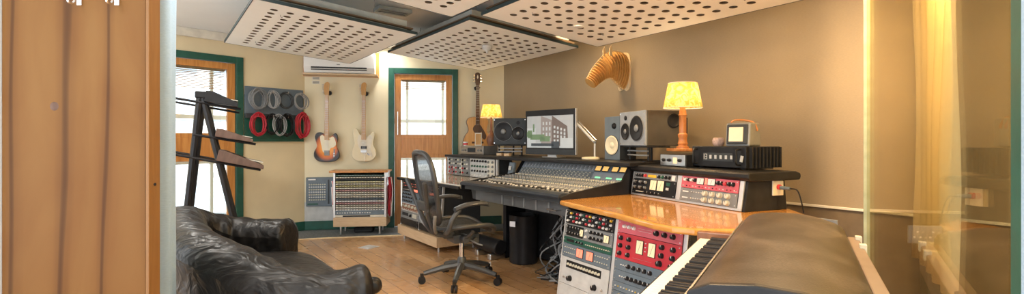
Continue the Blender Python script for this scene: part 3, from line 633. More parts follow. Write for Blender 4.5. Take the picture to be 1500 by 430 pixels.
# right hutch
def hunit(x, z, nU, lab, face, spec, w=.482):
    return unit(WH, x, z, nU, lab, face, spec, w=w, tilt=HT*1.6, piv=.73, depth=.2)
hunit(.001, .749, 2.6, 'black unit with two square cream meters beside the console', 'black', [('meter', .44, .35, .58, .98, 'vu'), ('meter', .61, .35, .75, .98, 'vu'), ('knobs', .06, .32, 5, .78, .011, ('steel', 'black')), ('knobs', .06, .32, 5, .42, .011, ('steel', 'black')), ('knobs', .32, .68, 5, .12, .010, 'black'), ('screen', .80, .72, .88, .92, 'green'), ('screen', .80, .45, .86, .6, 'lgrey'), ('screen', .1, .12, .28, .18, 'cream_knob')])
hunit(.001, .749+2.6*U, 1.1, 'slim grey unit with green knobs over the two square cream meters', 'grey', [('knobs', .1, .22, 3, .5, .012, 'black'), ('knobs', .3, .3, 1, .5, .012, 'red'), ('screen', .36, .3, .55, .7, 'yellow'), ('knobs', .62, .85, 4, .5, .012, ('black', 'green', 'black')), ('screen', .9, .1, .97, .9, 'white')])
hunit(.536, .749, 1.95, 'grey double channel unit with eight large cream knobs on the right of the desk', 'grey', [('knobs', .48, .86, 4, .74, .0165, 'cream_knob'), ('knobs', .48, .86, 4, .26, .0165, 'cream_knob'), ('buttons', .22, .40, 5, .74, 'white'), ('buttons', .22, .40, 5, .26, 'white'), ('screen', .05, .68, .16, .78, 'white'), ('screen', .05, .2, .16, .3, 'white')])
hunit(.536, .749+1.95*U, 1.8, 'rose red unit with two pale meters and an orange badge above the cream knobs', 'pink', [('meter', .30, .42, .42, .92, 'white'), ('meter', .50, .42, .62, .92, 'white'), ('screen', .44, .45, .48, .95, 'redmeter'), ('knobs', .08, .26, 4, .70, .012, ('white', 'black')), ('knobs', .68, .92, 5, .65, .013, ('black', 'black', 'red')), ('buttons', .05, .95, 16, .18, ('white', 'black', 'red', 'white'))])

# ---------------------------------------------------------------- mixing console
CW = 1.43
con = thing('mixing_console', 'large analogue mixing console with sloping meter bridge in the desk centre', 'mixing console', DK.w(-CW, 0, 0), DK.a)
prof = [(.03, .70), (.03, .745), (.035, .755), (.11, .760), (.12, .758), (.68, .825), (.80, .825), (.80, .60), (.12, .60), (.10, .70)]
MB().prism(prof, .012, CW-.012, 'yz').build('console_body', M['dark'], con, bev=.003)
MB().prism([(-.012, .740), (-.016, .752), (-.005, .768), (.03, .775), (.11, .772), (.12, .768), (.11, .74)], .0, CW, 'yz').build('armrest', M['lip'], con, smooth=True)
ay, az, by, bz = .12, .765, .68, .828
def surf(y): return az+(bz-az)*(y-ay)/(by-ay)
sang = math.degrees(math.atan2(bz-az, by-ay))
b = MB(); b.box(.02, ay, az-.004, CW-.02, by, az+.001, rot=(sang, 0, 0), piv=(.5, ay, az))
nch = 24; pitch = (CW-.06)/nch
for i in range(nch+1): b.box(.03+i*pitch-.001, ay, az+.001, .03+i*pitch+.001, by, az+.002, 1, rot=(sang, 0, 0), piv=(.5, ay, az))
b.build('control_surface', [M['grey'], M['black']], con)
bp = [(.67, .825), (.755, .950), (.80, .958), (.82, .95), (.82, .60), (.67, .80)]
MB().prism(bp, .0, CW, 'yz').build('meter_bridge', M['blue_grey'], con, bev=.003)
for x in (-.012, CW-.006): MB().prism([(0, .70), (0, .75), (.10, .775), (.64, .835), (.735, .965), (.81, .97), (.83, .95), (.83, .62), (.3, .62)], x, x+.018, 'yz').build('end_cheek', M['black'], con, bev=.003)
# bridge face: rows in face coordinates
fA = Vector((0, .67, .825)); fB = Vector((0, .755, .950)); fd = fB-fA; fn = Vector((0, -fd.z, fd.y)).normalized()
bang = math.degrees(math.atan2(fd.z, fd.y))
def bridge_box(bb, x0, x1, f0, f1, th=.003, m=0):
    vs = []
    for w in (0, th):
        for f in (f0, f1):
            for x in (x0, x1): vs.append(Vector((x, 0, 0))+fA+fd*f+fn*w)
    bb.add(vs, [(0, 2, 3, 1), (4, 5, 7, 6), (0, 1, 5, 4), (1, 3, 7, 5), (3, 2, 6, 7), (2, 0, 4, 6)], m)
b = MB(); bridge_box(b, .02, CW*.735, .52, .95, .003); bridge_box(b, CW*.742, CW-.02, .06, .50, .003); b.build('bridge_panel', M['silverface'], con)
lm = None
for i in range(nch-4):
    bb = MB(); x = .035+i*(CW*.715/(nch-4)); bridge_box(bb, x, x+.012, .60, .90, .005)
    for f in (.62, .72, .82): bridge_box(bb, x+.018, x+.03, f, f+.03, .004, 1)
    bb.build('level_meter', [M['greycable'], M['white']], con)
b = MB(); 
for f in (.08, .19, .30, .41):
    for i in range(60): bridge_box(b, .03+i*CW*.71/60, .03+i*CW*.71/60+.010, f, f+.055, .006, 0 if (i*7+int(f*50)) % 3 else 1)
tag(b.build('bridge_buttons', [M['greycable'], M['cream_knob']], con), kind='stuff')
for k, x in enumerate((.765, .825, .90, .96)):
    bb = MB(); bridge_box(bb, CW*x-.034, CW*x+.034, .56, .92, .006, 0); bridge_box(bb, CW*x-.03, CW*x+.03, .6, .88, .008, 1); bb.build('needle_meter', [M['black'], M['amber']], con)
for x in (.79, .88, .96):
    bb = MB(); bridge_box(bb, CW*x-.03, CW*x+.03, .12, .2, .005, 0); bb.build('display', M['greenled'], con)
# knobs and faders
kb = MB(); kb.lathe([(.0075, 0), (.0065, .010), (.004, .011), (.0004, .011)], (0, 0, 0), 'z', 8, 0); kb.box(-.001, 0, .0105, .001, .0065, .0118, 1)
spots = []
rows = [.285, .325, .365, .405, .445, .485, .525, .565, .605, .645]
kmats = ['clearcable', 'greycable', 'cream_knob', 'blue_grey', 'greycable', 'clearcable', 'greycable', 'blue_grey', 'cream_knob', 'clearcable']
for i in range(nch):
    for r, y in enumerate(rows):
        for s in (-.011, .013): spots.append((.03+(i+.5)*pitch+s, y, r))
spots.sort(key=lambda s: -s[0]+s[1]*1.0)
protos = {}
for x, y, r in spots[:100]:
    m = kmats[r]
    if m not in protos:
        bb = MB(); bb.v = list(kb.v); bb.f = list(kb.f); bb.m = list(kb.m); protos[m] = bb.build('knob', [M[m], M['white']], con, loc=(x, y, surf(y)+.001), smooth=True, rot=(R(sang), 0, 0))
    else: inst(protos[m], con, (x, y, surf(y)+.001), (R(sang), 0, random.uniform(-.8, .8)))
b = MB()
for x, y, r in spots[100:]: b.lathe([(.0075, 0), (.0065, .010), (.0004, .011)], (x, y, surf(y)+.001), 'z', 6, {'cream_knob': 0, 'greycable': 1, 'blue_grey': 3, 'clearcable': 2}[kmats[r]])
for i in range(nch):
    for y in (.262, .272, .672): b.box(.03+(i+.5)*pitch-.016, y-.003, surf(y), .03+(i+.5)*pitch+.016, y+.003, surf(y)+.004, 0)
tag(b.build('small_controls', [M['cream_knob'], M['greycable'], M['clearcable'], M['blue_grey']], con), 'dense rows of small channel knobs', kind='stuff')
b = MB()
for i in range(nch): b.box(.03+(i+.5)*pitch-.0015, .145, surf(.14)+.0015, .03+(i+.5)*pitch+.0015, .25, surf(.25)+.0005, 0)
b.build('fader_slots', M['black'], con)
fad = None
for i in range(nch):
    x = .03+(i+.5)*pitch; y = .165+.06*random.random() if i > 14 else .17+.015*math.sin(i)
    if fad is None:
        bb = MB(); bb.box(-.006, -.011, 0, .006, .011, .009, 0); bb.box(-.0062, -.001, .0085, .0062, .001, .0095, 1); fad = bb.build('fader', [M['white'], M['black']], con, loc=(x, y, surf(y)+.002), rot=(R(sang), 0, 0), bev=.0015)
    else: inst(fad, con, (x, y, surf(y)+.002), (R(sang), 0, 0))
b = MB(); b.box(.1, .10, .60, CW-.02, .50, .70); b.build('under_tray', M['traygrey'], con, bev=.004)
for i in range(5): MB().box(.55+i*.16, .09, .61, .565+i*.16, .10, .685).build('tray_bracket', M['grey'], con)
MB().tube([(CW-.20, .10, .64), (CW-.20, .05, .64), (CW-.10, .05, .64), (CW-.10, .10, .64)], .006, 8).build('tray_handle', M['steel'], con, smooth=True)
for x in (.05, CW-.08): MB().box(x, .45, 0, x+.05, .75, .61).build('console_leg', M['black'], con)
# things left on the console: a pair of dark gadgets at its left end
t = thing('control_remote', 'small upright dark blue remote leaning beside the left end of the meter bridge', 'remote', DK.w(-1.50, .62, .835), DK.a)
MB().box(-.045, 0, -.10, .045, .03, .10, rot=(-12, 0, 0)).build('remote_body', M['blue_grey'], t, bev=.006); MB().box(-.02, -.008, .02, .02, -.002, .06, rot=(-12, 0, 0)).build('display', M['lgrey'], t)

# ---------------------------------------------------------------- under the desk
cx, cy = .245*1.0, 4.62
t = thing('waste_bin', 'tall black cylindrical bin standing on the floor under the console', 'bin', (.11, 4.70, 0))
MB().lathe([(.125, 0), (.135, .01), (.137, .44), (.142, .455), (.132, .455), (.128, .05), (.001, .05)]).build('bin_body', M['black'], t, smooth=True)
MB().box(-.13, -.14, .36, -.07, -.128, .41, rot=(0, 0, -32), piv=(-.1, -.13, .38)).build('silver_label', M['steel'], t)
t = thing('foot_bar', 'rounded black padded bar lying on the floor left of the bin', 'foot rest', DK.w(-1.47, .35, 0), DK.a)
b = MB(); b.tube([(-.22, 0, .12), (.20, 0, .12)], .075, 16); b.build('padded_bar', M['black'], t, smooth=True, bev=.01)
for x in (-.12, .12): MB().box(x-.03, -.09, 0, x+.03, .09, .06).build('support', M['steel'], t, bev=.01)
t = thing('equipment_case', 'large black case standing in the shadow under the console behind the chair', 'case', DK.w(-1.0, .66, 0), DK.a)
MB().box(-.30, 0, .02, .20, .3, .52).build('case_body', M['black_matt'], t, bev=.015)
for x in (-.26, .26): MB().box(x-.03, .02, 0, x+.03, .28, .02).build('foot', M['black'], t)
# loose cables
cab = thing('cable_bundle', 'tangled heap of black and pale cables hanging under the right of the console', 'cables', DK.w(-.28, .45, 0), DK.a)
rnd = random.Random(3)
for nm, m, cnt in (('pale_cables', 'clearcable', 26), ('black_cables', 'black', 34), ('grey_cables', 'greycable', 26)):
    b = MB()
    for _ in range(cnt):
        p = [(rnd.uniform(-.22, .25), rnd.uniform(-.12, .2), .56)]
        for k in range(4): p.append((p[-1][0]+rnd.uniform(-.16, .16), rnd.uniform(-.16, .2), max(.02, .56-.13*(k+1)-rnd.uniform(0, .1))))
        p.append((rnd.uniform(-.35, .35), rnd.uniform(-.22, .2), .012)); p = [(max(-.33, min(.30, a)), b_, c_) for a, b_, c_ in p]
        b.tube(spline(p, 5), rnd.choice((.004, .005, .006)), 6)
    tag(b.build(nm, M[m], cab, smooth=True), kind='stuff')
t = thing('floor_pedal', 'small flat black pedal on the floor beside the right pedestal', 'pedal', DK.w(.02, .28, 0), DK.a)
MB().prism([(-.08, 0), (-.08, .02), (.08, .06), (.08, 0)], -.05, .05, 'yz').build('pedal_body', M['black'], t, bev=.004); MB().box(-.03, -.05, .03, .03, .05, .048, rot=(14, 0, 0)).build('treadle', M['black_matt'], t)

# ---------------------------------------------------------------- gear on the shelves
SH = .986
def driver(t, x, z, r, cone='black', name='woofer', y=0, ring='grey', dust='grey'):
    MB().lathe([(r*1.12, 0), (r*1.12, -.008), (r*1.0, -.012), (r*.95, -.0105), (r*.62, -.005), (r*.36, -.002), (r*.34, -.006), (r*.2, -.011), (.001, -.013)], (x, y, z), 'y', 28).build(name, M[cone], t, smooth=True)
def ringm(t, x, z, r, m, y=0, name='trim_ring'):
    MB().lathe([(r*1.16, .0), (r*1.16, -.006), (r*1.02, -.010), (r*1.02, -.002)], (x, y, z), 'y', 28).build(name, M[m], t, smooth=True)
def studio_speaker(label, loc, ang, w, h, d, facem, bodym, flip=1):
    t = thing('studio_monitor_speaker', label, 'speaker', loc, R(ang))
    MB().box(0, .018, 0, w, d, h).build('cabinet', M[bodym], t, bev=.006); MB().box(0, 0, 0, w, .018, h).build('front_baffle', M[facem], t, bev=.005)
    xs = (.31, .76) if flip == 1 else (.69, .25)
    driver(t, w*xs[0], h*.50, h*.32); ringm(t, w*xs[0], h*.5, h*.32, 'grey'); driver(t, w*xs[1], h*.42, h*.22, name='midrange'); ringm(t, w*xs[1], h*.42, h*.22, 'grey')
    for xx, rr in ((xs[0], .12), (xs[1], .085)): MB().sphere((w*xx, -.004, h*(.5 if rr == .12 else .42)), h*rr*.9, 10, (1, .5, 1)).build('dust_cap', M['grey'], t, smooth=True)
    MB().lathe([(.02, 0), (.02, -.006), (.006, -.01), (.0005, -.01)], (w*xs[1], 0, h*.82), 'y', 16).build('tweeter', M['black'], t, smooth=True)
    for (a_, b_) in ((.03, .06), (.97, .06), (.03, .94), (.97, .94)): MB().lathe([(.006, 0), (.006, -.002), (.001, -.002)], (w*a_, 0, h*b_), 'y', 8).build('bolt', M['chrome'], t)
    return t
sL = studio_speaker('wide dark monitor speaker on its side between the small lamp and the screen', (-.213, 5.64, 1.115), -15, .385, .30, .30, 'dark', 'grey')
sR = studio_speaker('large silver grey monitor speaker on its side with its black flank towards us', (.955, 4.355, 1.115), -73, .41, .29, .38, 'silverface', 'flank', -1)
MB().lathe([(.060, -.002), (.060, .005), (.050, .006), (.044, .001), (.001, .001)], (0, 0, 0), 'x', 28).build('bass_port', M['black'], sR, loc=(.411, .265, .205), smooth=True)
MB().tube([(.412, .36, .07), (.44, .37, .07), (.44, .37, .23), (.412, .36, .23)], .006, 8).build('carry_handle', M['black'], sR, smooth=True)
def spstand(label, loc, ang, w, d):
    t = thing('speaker_stand', label, 'stand', loc, R(ang)); h = 1.113-SH
    MB().box(0, 0, h-.012, w, d, h).build('top_plate', M['black'], t, bev=.003)
    for x in (.05, w-.05): MB().cyl((x, .05, 0), (x, .05, h-.012), .011, n=12).build('post', M['black'], t, smooth=True); MB().box(x-.02, .0, 0, x+.02, d, .010).build('foot', M['black'], t)
    for zz in (.045, .08): MB().box(.04, .03, zz, w-.04, .045, zz+.012).build('crossbar', M['grey'], t)
    MB().cyl((w/2, d-.05, 0), (w/2, d-.05, h-.012), .011, n=12).build('post', M['black'], t, smooth=True)
spstand('black shelf stand under the wide dark speaker beside the small lamp', (-.21, 5.66, SH), -15, .37, .24)
spstand('black shelf stand under the large silver grey speaker', (.97, 4.33, SH), -73, .39, .22)
# vertical white cone speaker
t = thing('nearfield_speaker', 'upright black speaker with a white cone behind the large silver speaker', 'speaker', (.865, 4.57, SH), R(-60))
MB().box(0, 0, 0, .20, .2, .39).build('cabinet', M['dark'], t, bev=.005)
MB().box(-.001, -.004, -.001, .201, .001, .391).build('front_baffle', M['blue_grey'], t, bev=.003)
driver(t, .10, .13, .078, 'stratwhite', y=-.003); ringm(t, .10, .13, .078, 'black', y=-.003); ringm(t, .13, .305, .024, 'black', y=-.003); MB().sphere((.13, -.004, .305), .018, 10, (1, .5, 1)).build('tweeter', M['black_matt'], t, smooth=True)
# computer screen
t = thing('computer_monitor', 'large flat computer screen showing a street of brick buildings on the centre shelf', 'monitor', (.15, 5.28, SH), R(-45))
w = .66; z0 = 0.03
MB().box(0, 0, z0, w, .022, z0+.46).build('screen_frame', M['black'], t, bev=.004)
MB().box(w-.008, .004, z0+.0, w+.006, .034, z0+.46).build('rear_shell', M['alu'], t, bev=.004)
MB().box(.02, .022, z0+.01, w-.01, .04, z0+.45).build('back_cover', M['alu'], t, bev=.01)
MB().box(.0, -.004, z0, w, .0, z0+.055).build('chin', M['dark'], t)
def em(n, c, e): return mat(n, c, .4, var=.05, emit=c, es=e)
sk, bk, bk2, gn, dk, wt = em('screen_sky', (.38, .40, .41), .28), em('screen_brick', (.13, .10, .09), .3), em('screen_facade', (.25, .22, .21), .3), em('screen_tree', (.14, .22, .12), .25), em('screen_dark', (.04, .05, .06), .3), em('screen_pale', (.42, .45, .46), .35)
b = MB(); q = lambda x0, z0_, x1, z1_, m, l: b.box(.02+x0*(w-.04), -.002-l*.0006, z0+.07+z0_*.33, .02+x1*(w-.04), -.001-l*.0006, z0+.07+z1_*.33, m)
q(0, 0, 1, 1, 0, 0); q(0, 0, 1, .16, 5, 1); q(0, .16, .2, .62, 5, 1)
b.prism([(.02+.32*.62, z0+.07+.05*.33), (.02+.32*.62, z0+.07+1*.33), (.02+.56*.62, z0+.07+.86*.33), (.02+.56*.62, z0+.07+.05*.33)], -.0032, -.0025, 'xz', 2)
b.prism([(.02+.56*.62, z0+.07+.02*.33), (.02+.56*.62, z0+.07+1*.33), (.02+.88*.62, z0+.07+.66*.33), (.02+.9*.62, z0+.07+.1*.33)], -.0034, -.0025, 'xz', 1)
for i in range(4):
    for j in range(4): q(.60+i*.07, .18+j*.14*(1-.08*i), .635+i*.07, .26+j*.14*(1-.08*i), 5, 5)
for i in range(3):
    for j in range(4): q(.36+i*.07, .2+j*.17, .39+i*.07, .3+j*.17, 5, 5)
for x0, z_, x1, z1_ in ((.02, .3, .12, .55), (.08, .25, .4, .42), (.14, .5, .17, .75), (.3, .2, .52, .36), (0, .35, .06, .5)): q(x0, z_, x1, z1_, 3, 6)
q(.1, .05, .6, .14, 4, 7); q(.55, .0, .72, .2, 4, 7); q(.74, 0, 1, .3, 5, 7)
b.build('screen_image', [sk, bk, bk2, gn, dk, wt], t)
MB().box(0, -.0035, z0+.40, w, -.001, z0+.46).build('top_bezel', M['black'], t)
MB().box(w/2-.1, .0, 0, w/2+.1, .15, .008).build('stand_foot', M['alu'], t, bev=.003); MB().box(w/2-.06, .04, 0, w/2+.06, .06, .3).build('stand_neck', M['alu'], t, bev=.004)
# anglepoise
t = thing('desk_lamp', 'silver jointed desk lamp on a round base right of the computer screen', 'lamp', (.735, 4.60, SH))
MB().lathe([(.001, 0), (.085, 0), (.085, .012), (.07, .02), (.001, .024)]).build('base', M['stratwhite'], t, smooth=True)
MB().cyl((.04, 0, .02), (.04, 0, .16), .009, n=12).build('lower_stem', M['lgrey'], t, smooth=True)
MB().tube([(.04, 0, .155), (-.095, .28, .35)], .012, 8).build('arm', M['lgrey'], t, smooth=True); MB().tube([(.055, 0, .175), (-.08, .27, .37)], .006, 8).build('arm', M['steel'], t, smooth=True)
MB().sphere((.04, 0, .16), .016, 10).build('joint', M['grey'], t, smooth=True); MB().sphere((-.095, .28, .35), .020, 10).build('joint', M['grey'], t, smooth=True)
MB().tube([(-.095, .28, .35), (-.12, .35, .33), (-.17, .44, .25)], [.012, .014, .04], 12).build('lamp_head', M['lgrey'], t, smooth=True)
# table lamps
def tlamp(label, loc, H_, rt, rb, hs, base, power, wooden=True):
    t = thing('table_lamp', label, 'lamp', loc)
    zs = H_-hs; n = 36; b = MB(); vs = []
    for r, z in ((rb, zs), (rt, H_)):
        vs += [(r*math.cos(2*math.pi*k/n), r*math.sin(2*math.pi*k/n), z) for k in range(n)]
    b.add(vs, [(k, (k+1) % n, n+(k+1) % n, n+k) for k in range(n)]); b.build('lamp_shade', M['shade'], t, smooth=True)
    b = MB(); b.tube([(rb*math.cos(2*math.pi*k/n), rb*math.sin(2*math.pi*k/n), zs) for k in range(n)], .003, 6, closed=True); b.tube([(rt*math.cos(2*math.pi*k/n), rt*math.sin(2*math.pi*k/n), H_) for k in range(n)], .003, 6, closed=True)
    b.build('shade_rim', M['offwhite'], t, smooth=True)
    if wooden:
        MB().box(-.10, -.085, 0, .10, .085, .022).build('foot_plate', M['lampwood'], t, bev=.004)
        MB().lathe([(.048, .022), (.048, .034), (.034, .042), (.034, .052), (.040, .060), (.034, .070), (.030, .10), (.036, .115), (.036, .13), (.027, .14), (.027, .27), (.033, .28), (.027, .29), (.027, zs-.03), (.020, zs-.01), (.015, zs+.02), (.001, zs+.02)]).build('turned_column', M['lampwood'], t, smooth=True)
    else:
        MB().lathe([(.001, 0), (.045, 0), (.05, .02), (.062, .07), (.055, .11), (.03, .15), (.016, .19), (.012, zs), (.001, zs)]).build('base', M['mahog'], t, smooth=True)
    MB().sphere((0, 0, zs+hs*.42), .028, 10).build('bulb', mat('lit_lamp_bulb', (1, .85, .6), .4, emit=(1, .72, .38), es=8), t, smooth=True)
    L = bpy.data.lights.new('bulb_light', 'POINT'); L.energy = power; L.shadow_soft_size = .05; L.color = (1, .74, .42)
    lo = bpy.data.objects.new('bulb_light', L); C.objects.link(lo); lo.parent = t; lo.location = (0, 0, zs+hs*.45)
    return t
tlamp('table lamp with a turned wooden column and a lit patterned shade on the right', (1.32, 3.80, 1.075), .525, .108, .145, .19, 0, 4.5)
tlamp('small table lamp with a brown bottle base and lit shade by the acoustic guitar', (-.26, 6.16, SH+.115), .52-.01, .105, .138, .16, 0, 3.5, False)
# box the lamp stands on, transformer
t = thing('headphone_amplifier', 'small silver and black box under the wooden base of the right hand lamp', 'audio unit', WG.w(.20, .10, SH-.018), WG.a)
MB().box(0, 0, .0, .28, .26, .088).build('case', M['black'], t, bev=.004); MB().box(.01, -.004, .004, .27, .001, .085).build('faceplate', M['steel'], t, bev=.002); 
for x in (.05, .11, .22): MB().lathe([(.012, 0), (.011, -.014), (.001, -.014)], (x, -.004, .045), 'y', 12).build('knob', M['black'], t, smooth=True)
MB().box(.15, -.006, .02, .19, -.004, .065).build('meter', M['vu'], t)
SW = .968
# big power amp
t = thing('power_amplifier', 'long black power amplifier with two handles and heatsink fins at the desk end', 'amplifier', WG.w(.475, .16, SW), R(-63))
w, h, d = .44, .15, .34
MB().box(0, .0, .01, w, d, h).build('case', M['black'], t, bev=.004)
b = MB(); [b.box(w, .03+i*.035, .012, w+.022, .034+i*.035+.008, h-.004) for i in range(9)]; b.build('heatsink', M['black_matt'], t)
for x in (.045, w-.045): MB().tube(spline([(x, 0, .03), (x, -.035, .035), (x, -.04, h/2), (x, -.035, h-.025), (x, 0, h-.02)], 4), .006, 8).build('handle', M['black'], t, smooth=True)
b = MB(); b.box(.10, -.003, .05, w-.1, 0, .105, 0)
for i in range(5): b.box(.155+i*.042, -.005, .065, .172+i*.042, -.003, .09, 1)
b.box(.107, -.005, .06, .112, -.003, .098, 1); b.box(.12, -.005, .06, .135, -.003, .064, 1); b.box(.12, -.005, .077, .135, -.003, .081, 1); b.box(.12, -.005, .094, .135, -.003, .098, 1); b.box(.131, -.005, .06, .135, -.003, .098, 1)
b.build('display_panel', [M['dark'], M['lgrey']], t); MB().box(w-.04, -.006, .05, w-.02, -.002, .09, rot=(0, 12, 0)).build('switch', M['lgrey'], t)
for x in (.04, w-.06): MB().box(x, .03, 0, x+.03, d-.03, .01).build('foot', M['black'], t)
ZA = SW+.151
t = thing('candle_pot', 'small round pinkish pot on top of the power amplifier', 'pot', WG.w(.60, .28, ZA))
MB().lathe([(.001, 0), (.028, 0), (.040, .018), (.042, .038), (.035, .056), (.028, .058), (.030, .045), (.001, .04)]).build('pot_body', mat('speckled_pink_clay', (.52, .36, .30), .6, var=.3, sc=60), t, smooth=True)
t = thing('small_speaker', 'little vintage box speaker with cream grille and leather strap on the amplifier', 'speaker', (1.425, 3.29, ZA), R(-52))
MB().prism([(-.00, 0), (.015, .155), (.15, .155), (.16, 0)], 0, .165, 'yz').build('cabinet', M['grey'], t, bev=.012, seg=3)
MB().box(.012, -.003, .012, .153, .012, .145, rot=(-5, 0, 0)).build('front_frame', M['dark'], t, bev=.008); MB().box(.030, -.008, .03, .125, .0, .125, rot=(-5, 0, 0)).build('grille', M['stratwhite'], t, bev=.003)
MB().tube(spline([(.03, .02, .156), (.05, .03, .172), (.10, .06, .172), (.15, .08, .156), (.168, .09, .12), (.17, .09, .10)], 5), .006, 8).build('leather_strap', M['lampwood'], t, smooth=True)
# left shelf gear
t = thing('cassette_deck', 'silver tape deck stacked on the left end of the shelf under the small lamp', 'audio unit', DK.w(-2.87, .80, SH), R(-42))
MB().box(0, 0, 0, .42, .25, .11).build('case', M['greycable'], t, bev=.004); MB().box(0, -.006, .004, .42, 0, .106).build('faceplate', M['steel'], t, bev=.002)
MB().box(.14, -.01, .03, .28, -.006, .085).build('tape_door', M['dark'], t)
for x in (.05, .10, .33, .38): MB().lathe([(.014, 0), (.012, -.012), (.001, -.012)], (x, -.006, .055), 'y', 12).build('knob', M['grey'], t, smooth=True)
t = thing('picture_frame', 'small pale framed card propped on the tape deck before the acoustic guitar', 'picture frame', (-.46, 6.09, SH+.112), R(-5))
MB().box(0, 0, 0, .085, .012, .16, rot=(-6, 0, 0)).build('frame', M['offwhite'], t, bev=.002); MB().box(.01, -.003, .012, .075, .001, .148, rot=(-6, 0, 0)).build('card', M['maple'], t)
t = thing('small_cup', 'small white and red cup on the tape deck beside the framed card', 'cup', (-.57, 6.03, SH+.112))
MB().lathe([(.001, 0), (.025, 0), (.032, .05), (.029, .05), (.022, .006), (.001, .006)]).build('cup_body', M['white'], t, smooth=True); MB().lathe([(.0292, .012), (.0315, .034), (.029, .034)]).build('red_band', M['red'], t)
rnd = random.Random(5)
for k, (x, c, lb) in enumerate(((-1.98, 'ply', 'tan earcup style puck under the wide dark speaker, nearer the lamp'), (-1.83, 'ply', 'tan puck under the wide dark speaker, nearer the screen'))):
    t = thing('small_box', lb, 'box', DK.w(x, .76, SH), R(-30)); MB().box(0, 0, 0, .07, .06, .035).build('box_body', M[c], t, bev=.01); MB().box(-.002, -.002, .035, .072, .062, .048).build('lid', M['black'], t, bev=.004)
# socket on hutch end
t = thing('wall_socket', 'cream socket plate with a red button on the end of the upper desk rack', 'socket', WG.w(1.072, .27, .82), WG.a)
MB().box(0, -.045, 0, .010, .045, .09).build('plate', M['offwhite'], t, bev=.003); MB().lathe([(.017, 0), (.016, .014), (.001, .016)], (.010, .0, .052), 'x', 14).build('red_button', M['red'], t, smooth=True)
t = thing('plug_cable', 'black cable with a blue plug hanging from the cream socket', 'cable', WG.w(1.082, .27, .87), WG.a)
MB().cyl((.015, 0, 0), (.07, .01, -.002), .012, .010, n=12).build('plug', M['blue_grey'], t, smooth=True)
MB().tube(spline([(.07, .01, -.002), (.11, .02, -.01), (.13, .03, -.08), (.135, .04, -.14)], 6), .004, 8).build('cord', M['black'], t, smooth=True)
t = thing('double_socket', 'grey double power socket low on the desk end behind the piano', 'socket', (1.60, 2.66, .66), R(-60))
MB().box(0, 0, 0, .15, .01, .085).build('plate', M['grey'], t, bev=.003)
for x in (.04, .11):
    b = MB()
    for dx_, dz in ((0, .055), (-.014, .03), (.014, .03)): b.box(x+dx_-.004, -.002, dz-.004, x+dx_+.004, .001, dz+.004)
    b.build('pin_holes', M['white'], t)

# ---------------------------------------------------------------- office chair
t = thing('office_chair', 'black mesh office chair on a five star base facing the console', 'chair', (-.415, 4.06, 0), R(28))
b = MB(); star = [R(a) for a in (-122, -50, 22, 94, 166)]
for k, a in enumerate(star):
    c, s = math.cos(a), math.sin(a)
    MB().tube([(.03*c, .03*s, .135), (.16*c, .16*s, .118), (.31*c, .31*s, .082)], [.030, .026, .019], 8).build('base_arm', M['graphite'], t, smooth=True)
    cb = MB(); x, y = .325*c, .325*s
    cb.cyl((x-.022*s, y+.022*c, .030), (x-.006*s, y+.006*c, .030), .030, n=18); cb.cyl((x+.006*s, y-.006*c, .030), (x+.022*s, y-.022*c, .030), .030, n=18); cb.box(x-.012, y-.012, .04, x+.012, y+.012, .082)
    cb.build('caster', M['black'], t, smooth=True)
MB().lathe([(.04, .10), (.045, .14), (.035, .19), (.030, .20), (.001, .20)]).build('hub', M['graphite'], t, smooth=True)
MB().cyl((0, 0, .19), (0, 0, .36), .020, n=16).build('gas_column', M['chrome'], t, smooth=True)
b = MB(); b.box(-.10, -.09, .33, .12, .09, .40); b.cyl((-.02, -.15, .37), (-.02, .15, .37), .035, n=14); b.cyl((.08, -.12, .345), (.08, .12, .345), .028, n=12); b.box(-.17, -.05, .37, -.08, .05, .43)
b.build('tilt_mechanism', M['graphite'], t, bev=.008, smooth=True)
MB().tube([(.02, -.09, .36), (.03, -.26, .35), (.05, -.30, .345)], .007, 8).build('tilt_lever', M['grey'], t, smooth=True)
# seat frame and mesh
def loop(f, n=40): return [f(2*math.pi*k/n) for k in range(n)]
def seatp(a, s=1.0):
    x = .02+.235*s*math.copysign(abs(math.cos(a))**.75, math.cos(a)); y = .245*s*math.copysign(abs(math.sin(a))**.8, math.sin(a))
    z = .455-.05*max(0, (x-.12)/.14)**2-.012*math.cos(a*2)+.025*abs(y)/.25
    return (x, y, z)
MB().tube(loop(seatp), .019, 10, closed=True).build('seat_frame', M['graphite'], t, smooth=True)
b = MB(); n = 40; vs = [(.02, 0, .437)]
for s in (.33, .66, 1.0):
    for k in range(n):
        p = seatp(2*math.pi*k/n, s); zz = p[2]-(1-s*s)*.012; vs.append((p[0], p[1], zz))
fs = [(0, 1+k, 1+(k+1) % n) for k in range(n)]
for r in range(2): fs += [(1+r*n+k, 1+(r+1)*n+k, 1+(r+1)*n+(k+1) % n, 1+r*n+(k+1) % n) for k in range(n)]
b.add(vs, fs); o = b.build('seat', M['mesh_seat'], t, smooth=True); md = o.modifiers.new('solid', 'SOLIDIFY'); md.thickness = .006
for s in (-1, 1): MB().tube(spline([(-.02, s*.10, .40), (-.02, s*.18, .40), (.0, s*.235, .445)], 4), .016, 8).build('seat_bracket', M['graphite'], t, smooth=True)
